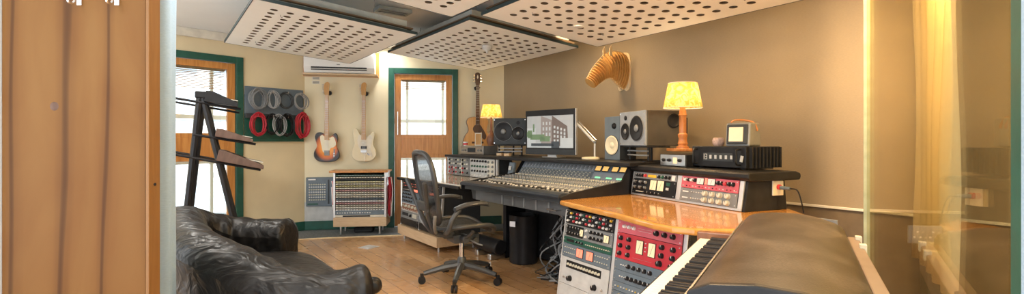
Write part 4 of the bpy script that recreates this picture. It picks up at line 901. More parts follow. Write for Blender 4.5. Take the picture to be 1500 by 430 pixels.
# backrest
def backp(a, s=1.0):
    v = math.sin(a); zz = .78+.285*s*v; hw = (.215+.045*(v*s)+.0)*abs(math.cos(a))**.55*math.copysign(1, math.cos(a))*s
    x = -.235-.14*((zz-.50)/.56)-.05*math.sin((zz-.5)/.56*math.pi)*.6+.05*(abs(hw)/.25)**2
    return (x, hw, zz)
MB().tube(loop(backp, 48), .021, 10, closed=True).build('back_frame', M['graphite'], t, smooth=True)
vs = [(backp(0, 0)[0], 0, .78)]; n = 48
for s in (.3, .6, .98): vs += [backp(2*math.pi*k/n, s) for k in range(n)]
fs = [(0, 1+k, 1+(k+1) % n) for k in range(n)]
for r in range(2): fs += [(1+r*n+k, 1+(r+1)*n+k, 1+(r+1)*n+(k+1) % n, 1+r*n+(k+1) % n) for k in range(n)]
b = MB(); b.add(vs, fs); o = b.build('backrest', M['mesh_seat'], t, smooth=True); md = o.modifiers.new('solid', 'SOLIDIFY'); md.thickness = .004
for s in (-1, 1):
    MB().tube(spline([(-.10, s*.03, .40), (-.24, s*.05, .42), (-.315, s*.09, .56), (-.36, s*.17, .72), (-.395, s*.235, .84)], 6), [.02]*6+[.017]*19, 8).build('back_support', M['graphite'], t, smooth=True)
    MB().tube(spline([(-.24, s*.05, .42), (-.29, s*.16, .50), (-.30, s*.20, .58)], 5), .013, 8).build('side_link', M['grey'], t, smooth=True)
MB().box(-.345, -.14, .60, -.325, .14, .68, rot=(0, -8, 0)).build('lumbar_pad', M['graphite'], t, bev=.01)
for s in (-1, 1):
    MB().tube(spline([(-.20, s*.15, .44), (-.22, s*.27, .47), (-.20, s*.30, .56), (-.14, s*.30, .635)], 5), .019, 10).build('arm_post', M['graphite'], t, smooth=True)
    ab = MB(); P = spline([(-.18, s*.30, .635), (-.09, s*.30, .665), (.02, s*.295, .672), (.12, s*.28, .655)], 5)
    vs = []; m_ = len(P)
    for i, p in enumerate(P):
        u = i/(m_-1); w_ = .048*math.sin(math.pi*min(1, .12+u*.95))**.35; h_ = .016
        for k in range(12):
            a = 2*math.pi*k/12; vs.append((p.x, p.y+w_*math.cos(a), p.z+h_*math.sin(a)))
    ab.add(vs, [(i*12+k, i*12+(k+1) % 12, (i+1)*12+(k+1) % 12, (i+1)*12+k) for i in range(m_-1) for k in range(12)]+[tuple(range(12)), tuple(range((m_-1)*12, m_*12))])
    ab.build('armrest', M['graphite'], t, smooth=True)

# ---------------------------------------------------------------- leather sofa
sofa = thing('leather_sofa', 'black leather sofa with a rolled wraparound back in the left foreground', 'sofa', (0, 0, 0))
ctrl = [(-1.56, 3.40, .625), (-1.74, 3.42, .620), (-1.94, 3.40, .64), (-2.08, 3.27, .71), (-2.06, 3.08, .755), (-1.90, 2.84, .758), (-1.73, 2.60, .750), (-1.51, 2.37, .730), (-1.24, 2.20, .69), (-1.02, 2.12, .625), (-.83, 2.12, .59), (-.66, 2.18, .612)]
P = spline(ctrl, 10); n = len(P)
sec = [(.085, .03), (.10, .15), (.11, .30), (.100, .415), ('r', -35, .92), ('r', 5, 1), ('r', 40, 1), ('r', 75, 1), ('r', 105, 1), ('r', 140, 1.02), ('r', 178, 1.05), ('r', 215, .95), (-.105, .36), (-.10, .20), (-.09, .03)]
rnd = random.Random(11); ph = [(rnd.uniform(0, 6.28), rnd.uniform(14, 60), rnd.uniform(-7, 7), rnd.uniform(.3, 1)) for _ in range(16)]
vs = []; ns = len(sec)
for i, p in enumerate(P):
    tn = (P[min(i+1, n-1)]-P[max(i-1, 0)]); tn.z = 0; tn.normalize(); o_ = Vector((tn.y, -tn.x, 0))   # to the outside of the U
    if (p+o_*.1-Vector((-1.2, 3.0, p.z))).length < (p-Vector((-1.2, 3.0, p.z))).length: o_ = -o_
    u = i/(n-1); rr = .118*(1 if 4 < i < n-5 else 1.03)
    for k, s_ in enumerate(sec):
        wr = 0
        if s_[0] == 'r':
            for a, f, g_, am in ph: wr += am*math.sin(a+f*u*2.2+g_*k*.45)
            r_ = rr*s_[2]+.0030*wr*(.7+.3*math.sin(u*9)); ang = R(s_[1]); off = r_*math.cos(ang)*1.08; z = p.z-rr+r_*math.sin(ang)
        else:
            for a, f, g_, am in ph[:8]: wr += am*math.sin(a+f*u*.8+g_*k*.3)
            off, z = s_[0]+.004*wr, s_[1]
            if k < 4: off += .0
        q_ = p+o_*off; vs.append((q_.x, q_.y, z))
fs = [(i*ns+k, i*ns+k+1, (i+1)*ns+k+1, (i+1)*ns+k) for i in range(n-1) for k in range(ns-1)]
fs += [(i*ns+ns-1, i*ns, (i+1)*ns, (i+1)*ns+ns-1) for i in range(n-1)]
b = MB(); b.add(vs, fs)
# rounded end caps
for e in (0, n-1):
    ring = [Vector(vs[e*ns+k]) for k in range(ns)]; cen = sum(ring, Vector())/ns
    tn = (P[e]-P[e+1 if e == 0 else e-1]).normalized(); prev = [e*ns+k for k in range(ns)]
    for sc_, push in ((.93, .022), (.72, .040), (.35, .048)):
        base = len(b.v); b.v += [tuple(cen+(r_-cen)*sc_+tn*push) for r_ in ring]
        for k in range(ns): b.f.append((prev[k], prev[(k+1) % ns], base+(k+1) % ns, base+k)); b.m.append(0)
        prev = [base+k for k in range(ns)]
    b.f.append(tuple(prev)); b.m.append(0)
b.build('wraparound_back', M['leather'], sofa, smooth=True, sub=1)
# gathered button discs at the arm ends
for e, d_ in ((n-1, -1),):
    tn = (P[e]-P[e+d_]).normalized(); c_ = P[e]+tn*.045-Vector((0, 0, .11)); MB().sphere(tuple(c_), .038, 12, (1, 1, 1)).build('arm_end_pleat', M['leather'], sofa, smooth=True)
# seat cushion inside the U
inner = []
for i in range(0, n, 4):
    tn = (P[min(i+1, n-1)]-P[max(i-1, 0)]); tn.z = 0; tn.normalize(); o_ = Vector((tn.y, -tn.x, 0)); p = P[i]
    if (p+o_*.1-Vector((-1.2, 3.0, p.z))).length > (p-Vector((-1.2, 3.0, p.z))).length: o_ = -o_
    q_ = p+o_*.10; inner.append((q_.x, q_.y))
fr_pts = [(-.70, 2.40), (-.92, 2.72), (-1.17, 3.08), (-1.40, 3.38)]
poly = inner[1:-1]+fr_pts
cx_ = sum(p[0] for p in poly)/len(poly); cy_ = sum(p[1] for p in poly)/len(poly)
def cushion(name, z0_, z1_, shrink, bulge, lump):
    m_ = len(poly); vs = []; rings = [(1-shrink-.03, z0_), (1-shrink, z0_+.03), (1-shrink+bulge, (z0_+z1_)/2), (1-shrink, z1_-.035), (1-shrink-.05, z1_-.006), (.72, z1_+.004), (.48, z1_+.012), (.24, z1_+.014)]
    for j, (s_, z) in enumerate(rings):
        for k, (x, y) in enumerate(poly):
            a = k*.9+j; vs.append((cx_+(x-cx_)*s_, cy_+(y-cy_)*s_, z+(lump*math.sin(a*2.3)+lump*.6*math.sin(a*5.1) if j > 2 else 0)))
    vs.append((cx_, cy_, z1_+.014)); L_ = len(rings)
    fs = [(j*m_+k, j*m_+(k+1) % m_, (j+1)*m_+(k+1) % m_, (j+1)*m_+k) for j in range(L_-1) for k in range(m_)]
    fs += [((L_-1)*m_+k, (L_-1)*m_+(k+1) % m_, L_*m_) for k in range(m_)]+[tuple(range(m_))]
    bb = MB(); bb.add(vs, fs); return bb.build(name, M['leather'], sofa, smooth=True, sub=1)
cushion('seat_base', .05, .28, .04, .0, 0); cushion('seat_cushion', .27, .425, .0, .03, .004)
for x, y in ((-1.55, 3.30), (-.78, 2.3), (-1.95, 3.1), (-1.35, 2.35)): MB().cyl((x, y, 0), (x, y, .06), .03, n=12).build('foot', M['black'], sofa, smooth=True)

# ---------------------------------------------------------------- A frame stand with keyboards, by the left glazed door
st = thing('keyboard_stand', 'black A frame keyboard stand with three tiers of arms behind the sofa', 'stand', (-2.86, 4.55, 0), R(30))
zt = 1.58
for (x0, y0), (x1, y1) in (((-.16, -.28), (-.01, -.28)), ((.34, -.28), (.0, -.28)), ((-.16, .30), (-.01, .30)), ((.34, .30), (.0, .30))):
    MB().tube([(x0, y0, .0), (x1, y1, zt)], .027, 8).build('leg', M['black'], st, smooth=True)
MB().tube([(-.005, -.30, zt-.01), (-.005, .32, zt-.01)], .02, 10).build('top_bar', M['black'], st, smooth=True)
MB().box(-.05, -.31, zt-.05, .05, -.26, zt+.01).build('apex_bracket', M['black'], st, bev=.008)
MB().tube([(-.13, -.28, .3), (.27, -.28, .3)], .010, 8).build('crossbar', M['grey'], st, smooth=True); MB().tube([(-.14, .30, .3), (.27, .30, .3)], .010, 8).build('crossbar', M['grey'], st, smooth=True)
MB().tube([(-.25, -.2, .0), (-.25, -.2, 1.45)], .018, 8).build('upright', M['dark'], st, smooth=True)
MB().tube(spline([(-.30, -.30, .62), (-.05, -.30, .50), (.12, -.30, .32), (.22, -.30, .12)], 5), .010, 8).build('brace', M['steel'], st, smooth=True)
tiers = [(1.40, -.26, .20, 0), (1.17, -.02, .34, 0), (.98, -.18, .36, 0)]
arms = [(1.49, -.26, .30, -9), (1.20, -.06, .42, -10), (.995, -.30, .46, -13)]
for z, x0, x1, an in arms:
    sl_ = math.tan(R(an))
    for y in (-.30, .32):
        MB().tube([(x0, y, z-(x0)*(-sl_)), (x1, y, z+x1*sl_)], .011, 8).build('support_arm', M['black'], st, smooth=True)
        MB().cyl((x0+.02, y, z+x0*sl_), (x0+.02, y, z+x0*sl_+.05), .008, n=8).build('arm_stop', M['black'], st, smooth=True)
for (z, x0, x1, an), (xa, ln, th, m, lb) in zip(arms, ((.02, .26, .10, 'black', 'black keyboard on the top tier of the A frame stand, seen end on'), (.10, .30, .075, 'darkwood', 'keyboard with brown wooden cheek on the middle tier of the A frame stand'), (.11, .38, .10, 'darkwood', 'keyboard with a large brown wedge cheek on the lowest tier of the A frame stand'))):
    f_ = Fr(-2.86, 4.55, 30); X, Y, _ = f_.w(xa, -.34); sl_ = math.tan(R(an))
    k = thing('synthesizer', lb, 'keyboard', (X, Y, z+xa*sl_+.013), 0, rot=(0, R(-an), R(30)))
    k.rotation_euler = Euler((0, R(-an), R(30)))
    side = [(0, 0), (0, th*.95), (.05, th), (ln*.98, th*.38), (ln, th*.2), (ln, 0)]
    MB().prism(side, 0, .02, 'xz').build('end_cheek', M[m], k, bev=.003); MB().prism(side, .55, .57, 'xz').build('end_cheek', M[m], k, bev=.003)
    MB().prism([(x*.99+.002, z_*.93+.001) for x, z_ in side], .02, .55, 'xz').build('case', M['black' if th < .11 else 'grey'], k)
    kb_ = MB(); [kb_.box(ln*.45, .06+i*.024, th*.55, ln*.97, .082+i*.024, th*.62) for i in range(18)]; kb_.build('keys', M['ivory'], k)

# ---------------------------------------------------------------- cable board on the left wall
def on1(x, z, y=0): return WALL1.w(x, y, z)
bd = thing('cable_board', 'dark green wall board with two rows of hooks for cables', 'cable rack', on1(-.744, 1.15), WALL1.a)
MB().box(0, -.03, .0, .72, 0, .035).build('lower_shelf', M['green'], bd, bev=.003); MB().box(0, -.02, .0, .72, 0, .56).build('board', M['green'], bd, bev=.003)
MB().box(.0, -.028, .33, .71, -.018, .66).build('upper_board', M['blue_grey'], bd, bev=.004)
MB().box(0, -.06, .28, .72, -.02, .335).build('hook_rail', M['dark'], bd, bev=.004)
for x in (.12, .30, .48, .64):
    for z in (.30, .60): MB().tube([(x, -.02, z), (x, -.11, z), (x, -.115, z+.02)], .005, 6).build('hook', M['steel'], bd, smooth=True)
rnd = random.Random(21)
def coil(x, z, rx, rz_, turns, m, r, label, y0=-.05):
    lx, ly, lz = on1(-.744+x, 1.15+z, y0)
    pts = []; N_ = turns*16; per = [(rnd.uniform(-.5, .15), rnd.uniform(-.25, .18), rnd.uniform(-1.6, 1.6)) for _ in range(turns+1)]
    for i in range(N_+1):
        a = 2*math.pi*i/16; tn = i//16; f = (i % 16)/16; p0, p1 = per[min(tn, turns)], per[min(tn+1, turns)]
        ax = p0[0]*(1-f)+p1[0]*f; az_ = p0[1]*(1-f)+p1[1]*f; sk_ = p0[2]*(1-f)+p1[2]*f
        pts.append((rx*(1+ax)*math.sin(a)+rx*.12*sk_, -.035-.022*math.sin(i*.37)-.025*abs(sk_), rz_*((1+az_)*math.cos(a)-1)+.01))
    o = MB().tube(pts, r, 6).build('coiled_cable', M[m], None, loc=(lx, ly, lz), rz=WALL1.a, smooth=True)
    return tag(o, label, 'cable', 'coiled cables on the wall board')
coil(.12, .62, .105, .125, 13, 'greycable', .0055, 'thick grey coiled cable on the upper left of the wall board')
coil(.29, .60, .070, .10, 6, 'clearcable', .0045, 'thin pale coiled cable second from the left on the upper row')
coil(.46, .60, .085, .10, 4, 'dark', .0045, 'dark coiled cable on the upper row left of the clear looped one')
coil(.64, .60, .075, .10, 7, 'clearcable', .0045, 'pale silvery coiled cable at the right end of the upper row')
coil(.13, .32, .090, .125, 14, 'redcable', .0055, 'dull red coiled cable at the left end of the lower row')
coil(.29, .32, .085, .12, 8, 'black', .0055, 'black coiled cable on the lower row beside the dull red one')
coil(.37, .31, .085, .12, 5, 'clearcable', .004, 'thin white coiled cable in the middle of the lower row', -.07)
coil(.47, .32, .095, .13, 11, 'black', .006, 'thick black coiled cable on the lower row beside the bright red one')
coil(.66, .34, .085, .145, 14, 'redcable', .007, 'bright red coiled cable hanging at the right end of the lower row')

# ---------------------------------------------------------------- things on the back wall
def on2(x, z, y=0): return WALL2.w(x, y, z)
t = thing('air_conditioner', 'white wall air conditioner above the two electric guitars', 'air conditioner', on2(.03, 2.025), WALL2.a)
MB().box(-.04, -.03, -.025, .91, 0, .30).build('wooden_backing', M['amberwood'], t)
MB().prism([(0, 0), (-.02, .27), (-.19, .27), (-.215, .24), (-.215, .07), (-.19, .005), (-.17, 0)], 0, .87, 'yz').build('housing', M['white'], t, bev=.008)
MB().box(.09, -.219, .035, .77, -.195, .075).build('air_slot', M['black'], t); MB().box(.09, -.222, .048, .77, -.205, .058, rot=(20, 0, 0)).build('louvre', M['lgrey'], t)
MB().box(-.02, -.20, -.022, .90, -.0, -.004).build('ledge', M['ply'], t)
MB().box(.40, -.2175, .10, .44, -.214, .112).build('maker_badge', M['grey'], t)
t = thing('wall_label', 'pair of small printed cards fixed to the wall under the air conditioner', 'card', on2(.09, 1.90), WALL2.a)
b = MB(); b.box(0, -.003, 0, .10, 0, .045, 0); b.box(0, -.003, .055, .10, 0, .10, 0); [b.box(.01, -.004, .008+.011*i, .09, -.003, .013+.011*i, 1) for i in range(3)]; [b.box(.01, -.004, .062+.011*i, .09, -.003, .067+.011*i, 1) for i in range(3)]
b.build('card', [M['offwhite'], M['dark']], t)
def hanger(t, z):
    MB().lathe([(.001, 0), (.028, 0), (.028, -.018), (.001, -.018)][::-1], (.018, .0, z), 'y', 16).build('hanger_plate', M['black'], t, smooth=True)
def wall_hanger(x, z, lab):
    h = thing('guitar_hanger', lab, 'hanger', on2(x, z), WALL2.a)
    MB().lathe([(.001, 0), (.030, 0), (.030, -.016), (.001, -.018)], (0, 0, 0), 'y', 18).build('plate', M['black'], h, smooth=True)
    MB().tube([(0, -.01, 0), (0, -.06, .0)], .008, 8).build('stem', M['black'], h, smooth=True)
    for s in (-1, 1): MB().tube(spline([(0, -.055, 0), (s*.032, -.062, 0), (s*.036, -.10, .004)], 4), .007, 8).build('prong', M['black'], h, smooth=True)
def electric(x, zb, label, body, bodym, tele):
    t = thing('electric_guitar', label, 'guitar', on2(x, zb, -.055), WALL2.a)
    pl = sp2(body, 5)
    o = MB().prism(pl, -.042, 0, 'xz').build('body', M[bodym], t, bev=.008, seg=3)
    zn = .345
    nb = MB(); nb.prism([(-.028, zn-.06), (.028, zn-.06), (.021, .86), (-.021, .86)], -.062, -.040, 'xz'); [nb.box(-.022, -.0635, .36+.5*(1-.944**i)*1.45, .022, -.062, .362+.5*(1-.944**i)*1.45, 1) for i in range(0, 17)]
    nb.build('neck', [M['maple'], M['steel']], t)
    hs = sp2([(-.021, .86), (.021, .86), (.028, .89), (.030, .95), (.036, 1.01), (.012, 1.035), (-.020, 1.02), (-.034, .98), (-.032, .90)], 3)
    hd = MB().prism(hs, -.058, -.045, 'xz').build('headstock', M['maple'], t, bev=.002)
    for i in range(6): MB().cyl((-.028-.001*i, -.052, .895+i*.021), (-.050-.001*i, -.052, .895+i*.021), .006, n=8).build('tuner', M['steel'], hd, smooth=True)
    if tele:
        pg = sp2([(-.05, .13), (.0, .12), (.03, .135), (.05, .18), (.085, .19), (.12, .22), (.115, .27), (.085, .33), (.04, .315), (.03, .33), (-.03, .33), (-.06, .35), (-.09, .33), (-.085, .27), (-.07, .2)], 4)
        MB().prism([(x_*.92, z_) for x_, z_ in pg], -.045, -.041, 'xz').build('pickguard', M['stratwhite'], t)
        MB().box(-.032, -.052, .085, .032, -.042, .15).build('bridge', M['grey'], t, bev=.002)
        MB().box(-.032, -.051, .295, .032, -.045, .315).build('pickup', M['chrome'], t, bev=.003)
        MB().box(.080, -.045, .06, .098, -.041, .17, rot=(0, 4, 0)).build('control_plate', M['grey'], t, bev=.002)
        for z in (.08, .11): MB().cyl((.089, -.042, z), (.089, -.058, z), .009, n=12).build('knob', M['steel'], t, smooth=True)
    else:
        pg = sp2([(-.02, .10), (.05, .085), (.10, .06), (.115, .09), (.09, .16), (.10, .23), (.115, .31), (.08, .35), (.045, .32), (.03, .35), (-.03, .35), (-.07, .34), (-.085, .27), (-.07, .2)], 4)
        MB().prism([(x_*.95, z_) for x_, z_ in pg], -.045, -.041, 'xz').build('pickguard', M['offwhite'], t)
        for z in (.30, .24): MB().box(-.036, -.051, z, .036, -.045, z+.017).build('pickup', M['offwhite'], t, bev=.004)
        MB().box(-.037, -.053, .165, .037, -.045, .20).build('pickup', M['black'], t, bev=.002)
        MB().box(-.038, -.053, .115, .038, -.043, .150).build('bridge', M['steel'], t, bev=.002)
        for px_, z in ((.055, .14), (.075, .105), (.095, .075)): MB().cyl((px_, -.044, z), (px_, -.058, z), .011, n=12).build('knob', M['offwhite'], t, smooth=True)
        MB().box(.04, -.048, .085, .075, -.044, .10, rot=(0, 40, 0)).build('jack_plate', M['chrome'], t); MB().tube([(0, -.05, .12), (.02, -.07, .09), (.005, -.072, .0)], .003, 6).build('tremolo_arm', M['white'], t, smooth=True)
    sb = MB()
    for i in range(6): sb.tube([(-.020+i*.008, -.066, .13), (-.0145+i*.0058, -.066, .865)], .0007, 4)
    sb.build('strings', M['steel'], t)
    return t
tele = [(0, 0), (.10, .012), (.152, .06), (.155, .12), (.125, .185), (.118, .235), (.135, .29), (.128, .35), (.10, .375), (.065, .345), (.045, .325), (.0, .335), (-.03, .36), (-.075, .385), (-.125, .375), (-.15, .33), (-.135, .26), (-.125, .20), (-.158, .13), (-.155, .06), (-.10, .012)]
strat = [(0, 0), (.10, .015), (.152, .07), (.150, .14), (.125, .20), (.118, .25), (.130, .31), (.136, .36), (.12, .385), (.095, .37), (.07, .335), (.04, .32), (-.02, .325), (-.05, .36), (-.085, .42), (-.112, .438), (-.134, .41), (-.136, .35), (-.124, .28), (-.120, .22), (-.150, .15), (-.152, .07), (-.10, .015)]
electric(.292, .885, 'sunburst electric guitar with a white pickguard, hanging left of the cream one', tele, 'burst', True)
wall_hanger(.31, .885+.90, 'black wall hanger holding the sunburst guitar')
electric(.752, .890, 'cream electric guitar hanging between the sunburst guitar and the glazed door', strat, 'stratwhite', False)
wall_hanger(.770, .885+.90, 'black wall hanger holding the cream guitar')
# acoustic
t = thing('acoustic_guitar', 'brown acoustic guitar hanging in the corner behind the small lamp', 'guitar', on2(2.245, .985, -.05), WALL2.a)
ac = sp2([(0, 0), (.11, .012), (.18, .07), (.198, .15), (.17, .24), (.128, .30), (.128, .36), (.148, .43), (.12, .485), (.05, .50), (0, .50), (-.05, .50), (-.12, .485), (-.148, .43), (-.128, .36), (-.128, .30), (-.17, .24), (-.198, .15), (-.18, .07), (-.11, .012)], 4)
MB().prism(ac, -.10, -.0, 'xz').build('body', M['mahog'], t, bev=.004); MB().prism([(x*.985, z*.985+.004) for x, z in ac], -.1035, -.10, 'xz').build('top_board', M['spruce'], t)
MB().lathe([(.001, 0), (.052, 0), (.052, -.001), (.001, -.001)], (0, -.1035, .335), 'y', 28).build('sound_hole', M['black'], t); MB().lathe([(.056, 0), (.064, 0), (.064, -.0012), (.056, -.0012)], (0, -.1035, .335), 'y', 28).build('rosette', M['rosewood'], t)
MB().prism(sp2([(.03, .36), (.07, .34), (.12, .24), (.09, .19), (.05, .24), (.055, .31)], 4), -.106, -.1035, 'xz').build('pickguard', M['rosewood'], t)
MB().box(-.08, -.113, .14, .08, -.1035, .165).build('bridge', M['rosewood'], t, bev=.003)
fb = MB().prism([(-.028, .38), (.028, .38), (.022, .93), (-.022, .93)], -.118, -.104, 'xz'); [fb.box(-.024, -.1195, .40+.53*(1-.944**i)*1.62, .024, -.118, .402+.53*(1-.944**i)*1.62, 1) for i in range(0, 17)]; fb.build('fretboard', [M['rosewood'], M['steel']], t); MB().prism([(-.026, .50), (.026, .50), (.021, .93), (-.021, .93)], -.104, -.085, 'xz').build('neck', M['mahog'], t, bev=.004)
hd = MB().prism([(-.024, .93), (.024, .93), (.036, .98), (.034, 1.085), (.012, 1.10), (-.012, 1.10), (-.034, 1.085), (-.036, .98)], -.112, -.098, 'xz').build('headstock', M['rosewood'], t, bev=.002)
for s in (-1, 1):
    for i in range(3): MB().cyl((s*.034, -.10, .985+i*.04), (s*.058, -.10, .985+i*.04), .008, n=8).build('tuner', M['chrome'], hd, smooth=True)
MB().prism([(0, 1.01), (.012, 1.035), (0, 1.07), (-.012, 1.035)], -.114, -.112, 'xz').build('inlay', M['offwhite'], hd)
wall_hanger(2.245, .985+.90, 'black wall hanger holding the acoustic guitar')
# small rack mixer fixed to the wall
t = thing('wall_mixer', 'dark grey panel of small knobs fixed to the wall beside the record rack', 'mixer', on2(.025, .31), WALL2.a)
w, h = .40, .375
MB().box(0, -.05, 0, w, 0, h).build('panel', M['blue_grey'], t, bev=.006); MB().box(.02, -.053, .02, .15, -.05, .04).build('green_label', M['green'], t)
MB().box(.03, -.053, h-.035, .12, -.05, h-.02).build('white_label', M['white'], t)
MB().box(.27, -.052, .03, .29, -.05, h-.03).build('divider', M['dark'], t)
for r in range(7):
    for c in range(8): knob(t, .045+c*.027, .085+r*.033, .009, 'steel' if r % 2 else 'cream_knob', -.05)
# record rack
RK = Fr(-2.19, 6.05, 6)
t = thing('shelf_rack', 'pale rack on short legs with a wooden top, standing against the back wall', 'rack', RK.w(0, 0, 0), RK.a)
w, d = .62, .34
MB().box(-.06, -.01, .765, w+.03, d, .79).build('wooden_top', M['amberwood'], t, bev=.004)
for x in (-.01, w-.015): MB().box(x, 0, .17, x+.022, d, .765).build('side_panel', M['alu'], t)
MB().box(-.01, -.005, .10, w+.01, d, .215).build('plinth', M['ply'], t, bev=.003); MB().box(.01, d-.02, .21, w-.01, d, .76).build('back_panel', M['black_matt'], t)
for x in (.06, w-.09):
    for y in (.03, d-.06): MB().cyl((x+.015, y, 0), (x+.015, y, .10), .014, n=12).build('leg', M['steel'], t, smooth=True)
cols = ['green', 'offwhite', 'dark', 'straw', 'offwhite', 'straw', 'cream_knob', 'dusty', 'offwhite', 'cream_knob', 'offwhite', 'blue_grey', 'white', 'dusty', 'cream_knob', 'offwhite', 'white']
words = {'dusty': 'dusty pink', 'straw': 'straw yellow', 'green': 'green', 'offwhite': 'off white', 'dark': 'charcoal', 'cream_knob': 'cream', 'yellow': 'yellow', 'pink': 'pink', 'blue_grey': 'blue grey', 'white': 'white'}
zz = .745; seen = {}; prev = 'the wooden top'
for i, c in enumerate(cols):
    z = zz-.021-(i*.0265)
    n_ = thing('patch_strip', '%s strip in the rack, under %s' % (words[c], prev), 'rack strip', RK.w(.014, .004, z), RK.a, 'thin strips stacked in the rack')
    prev = 'the '+words[c]+' one, %s down' % ['first', 'second', 'third', 'fourth', 'fifth', 'sixth', 'seventh', 'eighth', 'ninth', 'tenth', 'eleventh', 'twelfth', 'thirteenth', 'fourteenth', 'fifteenth', 'sixteenth', 'seventeenth'][i]
    bb = MB(); bb.box(.005, 0, 0, w-.035, .25, .013); bb.build('panel', M[c], n_, bev=.001)
    sb = MB(); [sb.box(.03+k*.034, -.002, .004, .052+k*.034, 0, .011) for k in range(16)]; sb.build('jack_row', M['black' if i % 3 else 'grey'], n_)
t2 = thing('rack_mixer', 'dark blue unit with small buttons low in the pale rack', 'audio unit', RK.w(.014, -.002, .245), RK.a)
MB().box(0, 0, 0, w-.03, .25, .055).build('case', M['blue_grey'], t2); [MB().box(.02+k*.03, -.004, .02, .035+k*.03, 0, .032).build('button', M['lgrey' if k % 3 else 'white'], t2) for k in range(14)]
t2 = thing('slim_recorder', 'cream and black slim unit at the very bottom of the pale rack', 'audio unit', RK.w(.014, -.004, .218), RK.a)
MB().box(0, 0, 0, w-.03, .25, .025).build('case', M['offwhite'], t2); MB().box(.09, -.003, .004, .42, 0, .021).build('slot', M['black'], t2)
rnd = random.Random(9)
def hang_cables(name, lab, x, y, cnt, zt_, zb_, m='redcable', m2='white'):
    X, Y, _ = RK.w(x, y); tt = thing(name, lab, 'cable', (X, Y, zb_), RK.a); H_ = zt_-zb_
    for nm, mm, cc in (('red_loops', m, cnt), ('white_loops', m2, 3)):
        b = MB()
        for i in range(cc):
            a, b_ = rnd.uniform(-.02, .02), rnd.uniform(-.05, .05); b.tube(spline([(a, b_, H_), (a+.02, b_-.02, H_*.7), (a+rnd.uniform(.0, .03), b_-.03, H_*.1+rnd.uniform(0, .08)), (a, b_+.03, H_*.08+rnd.uniform(0, .06)), (a-.01, b_+.03, H_*.8)], 4), .006, 6)
        tag(b.build(nm, M[mm], tt, smooth=True), kind='stuff')
hang_cables('hanging_cables', 'red and white cables hanging down the right side of the rack', w+.035, .12, 9, .70, .18)
hang_cables('hanging_cables', 'red cables hanging down the left side of the rack beside the grey wall panel', -.035, .10, 5, .66, .28)
t = thing('floor_box', 'dark box on the carpet under the pale rack', 'box', RK.w(.2, .15, -.004), RK.a); MB().box(0, 0, 0, .24, .14, .07).build('box_body', M['black_matt'], t, bev=.02); MB().box(.02, -.004, .02, .22, 0, .03).build('seam', M['dark'], t)
t = thing('floor_socket', 'small square metal plate let into the floorboards in front of the rack', 'floor plate', (-1.56, 5.36, 0), R(-30)); MB().box(-.08, -.08, 0, .08, .08, .004).build('plate', M['alu'], t); MB().box(-.05, -.05, .004, .05, .05, .006).build('lid', M['lgrey'], t)

# ---------------------------------------------------------------- horse head of slotted board on the right wall
hx = 2.20
t = thing('horse_head_trophy', 'wall mounted animal head built from slotted wooden boards', 'wall trophy', WALL3.w(hx, 0, 1.88), WALL3.a)
bp_ = sp2([(-.11, -.17), (-.06, -.205), (.0, -.19), (.06, -.21), (.11, -.16), (.12, -.04), (.125, .08), (.10, .16), (.04, .19), (-.04, .19), (-.10, .16), (-.125, .08), (-.12, -.04)], 4)
MB().prism([(x*.72, z) for x, z in bp_], -.014, 0, 'xz').build('back_board', M['boardface'], t)
# centre line of neck and head: (distance from wall, height), radius wide, radius tall, tilt
path = [(.02, -.005, .085, .185, 0), (.07, .01, .082, .182, 0), (.13, .025, .080, .168, 5), (.19, .035, .076, .148, 12), (.25, .030, .072, .125, 22), (.30, .005, .070, .110, 33), (.345, -.025, .066, .100, 42), (.39, -.06, .060, .092, 47), (.43, -.095, .054, .083, 50), (.465, -.13, .050, .074, 52), (.495, -.158, .048, .068, 52)]
rb = MB(); nr = 19
def pat(u):
    f = u*(len(path)-1); i = min(int(f), len(path)-2); q_ = f-i; return [a*(1-q_)+b_*q_ for a, b_ in zip(path[i], path[i+1])]
for i in range(nr):
    y, z, rw, rt, a = pat(i/(nr-1)); ca, sa = math.cos(R(a)), math.sin(R(a)); n_ = 16; vs = []
    for side in (-.0035, .0035):
        for k in range(n_):
            th = 2*math.pi*k/n_; lx = rw*math.cos(th)*(1-.18*max(0, -math.sin(th))); lz = rt*math.sin(th)
            vs.append((lx, -(y+side*ca+lz*-sa*-1*.0+ -lz*sa*-1), z+lz*ca+side*-sa))
    rb.add(vs, [tuple(range(n_)), tuple(range(n_, 2*n_))]+[(k, (k+1) % n_, n_+(k+1) % n_, n_+k) for k in range(n_)])
rb.build('rib_boards', M['cardboard'], t)
sp_ = MB(); up = []; lo_ = []
for i in range(20):
    y, z, rw, rt, a = pat(i/19); ca, sa = math.cos(R(a)), math.sin(R(a)); up.append((-(y+rt*1.04*sa), z+rt*1.04*ca)); lo_.append((-(y-rt*1.04*sa), z-rt*1.04*ca))
for x in (0,):
    s_ = 1 if x == 0 else .93; sp_.prism([(y_, .0+(z_)*s_) for y_, z_ in up+lo_[::-1]], x-.0022, x+.0022, 'yz')
sp_.build('spine_boards', M['boardface'], t)
for s in (-1, 1):
    MB().prism([(-.235, .125), (-.275, .13), (-.275, .20), (-.25, .235), (-.235, .19)], s*.045-.003, s*.045+.003, 'yz').build('ear', M['boardface'], t)
MB().prism([(-.20, .15), (-.16, .17), (-.10, .21), (-.12, .17), (-.10, .155)], -.003, .003, 'yz').build('mane', M['boardface'], t)

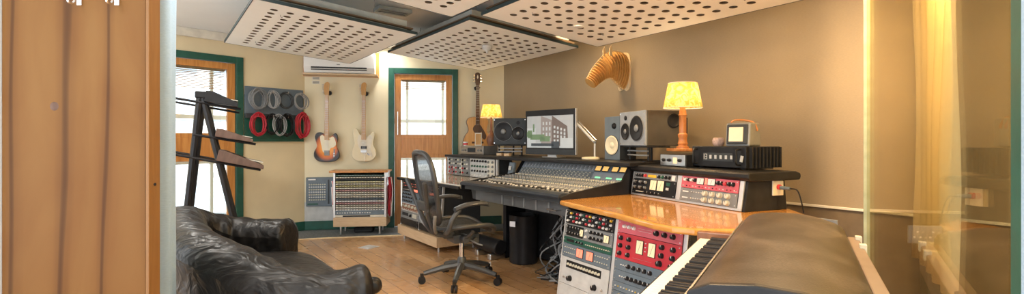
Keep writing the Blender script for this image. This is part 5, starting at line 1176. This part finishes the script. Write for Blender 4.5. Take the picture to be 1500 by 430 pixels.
# ---------------------------------------------------------------- electric piano, right foreground
t = thing('electric_piano', 'electric piano with dusty dark lid and white keys in the right foreground', 'piano', (0, 0, 0), PN.a)
x0, x1 = -2.20, -1.03
MB().box(x0, -.385, .60, x1, .17, .705).build('key_bed', M['black'], t, bev=.006)
MB().box(x0, -.395, .66, x1, -.378, .728).build('key_slip', M['black'], t, bev=.003)
MB().box(x0, -.385, .60, x0+.035, -.20, .775).build('cheek_block', M['mahog'], t, bev=.006)
kw = .0235; nk = int((x1-x0-.035)/kw); ks = None
for i in range(nk):
    x = x0+.037+i*kw
    if ks is None:
        bb = MB(); bb.box(0, -.372, .705, kw-.0012, -.20, .748); ks = bb.build('white_key', M['ivory'], t, bev=.0012, seg=1); ks.location = (x, 0, 0)
    else: inst(ks, t, (x, 0, 0))
bk_ = None
for i in range(nk):
    if i % 7 in (0, 1, 3, 4, 5):
        x = x0+.037+(i+1)*kw
        if bk_ is None: bk_ = MB().box(-.0065, -.325, .748, .0065, -.20, .760).build('black_key', M['black'], t, bev=.002); bk_.location = (x, 0, 0)
        else: inst(bk_, t, (x, 0, 0))
lidp = [(-.215, .705), (-.215, .800), (-.211, .822), (-.203, .838), (-.19, .850), (-.17, .859), (-.14, .865), (-.11, .8685), (-.08, .8705), (-.05, .871), (-.02, .870), (.01, .867), (.04, .862), (.07, .853), (.10, .843), (.122, .830), (.132, .812), (.135, .705)]
MB().prism(lidp, x0-.01, x1, 'yz').build('lid', M['lid'], t, smooth=True)
MB().tube([(x0-.005, -.216, .825), (x1, -.216, .825)], .0035, 6).build('metal_trim', M['steel'], t, smooth=True)
MB().prism([(-.221, .70), (-.221, .80), (-.2, .852), (-.16, .87), (-.08, .880), (.0, .876), (.07, .860), (.11, .85), (.139, .83), (.139, .70)], x1-.018, x1+.004, 'yz').build('lid_end_cap', M['black'], t, bev=.004)
tag(MB().box(x0+.01, .137, .705, x1, .172, .800).build('rear_rail', mat('worn_brown_rail', (.24, .17, .13), .5), t, bev=.004), 'worn brown rail along the back')
for x in (x0+.04, x0+.20): MB().box(x, .158, .780, x+.03, .178, .812).build('rail_catch', M['offwhite'], t, bev=.002)
for x in (x0+.08, x1-.1):
    for y in (-.33, .09): MB().cyl((x, y, 0), (x, y, .60), .020, n=12).build('leg', M['steel'], t, smooth=True)
# cables on the floor past the glass
b = MB(); p0 = (1.75, 2.0)
tt = tag(MB().tube(spline([(1.30, 2.45, .01), (1.55, 2.55, .01), (1.75, 2.50, .012), (1.85, 2.35, .01), (1.78, 2.15, .01)], 8), .006, 8).build('floor_cable', M['black'], smooth=True), 'black cable lying on the floor beyond the end of the piano', 'cable')
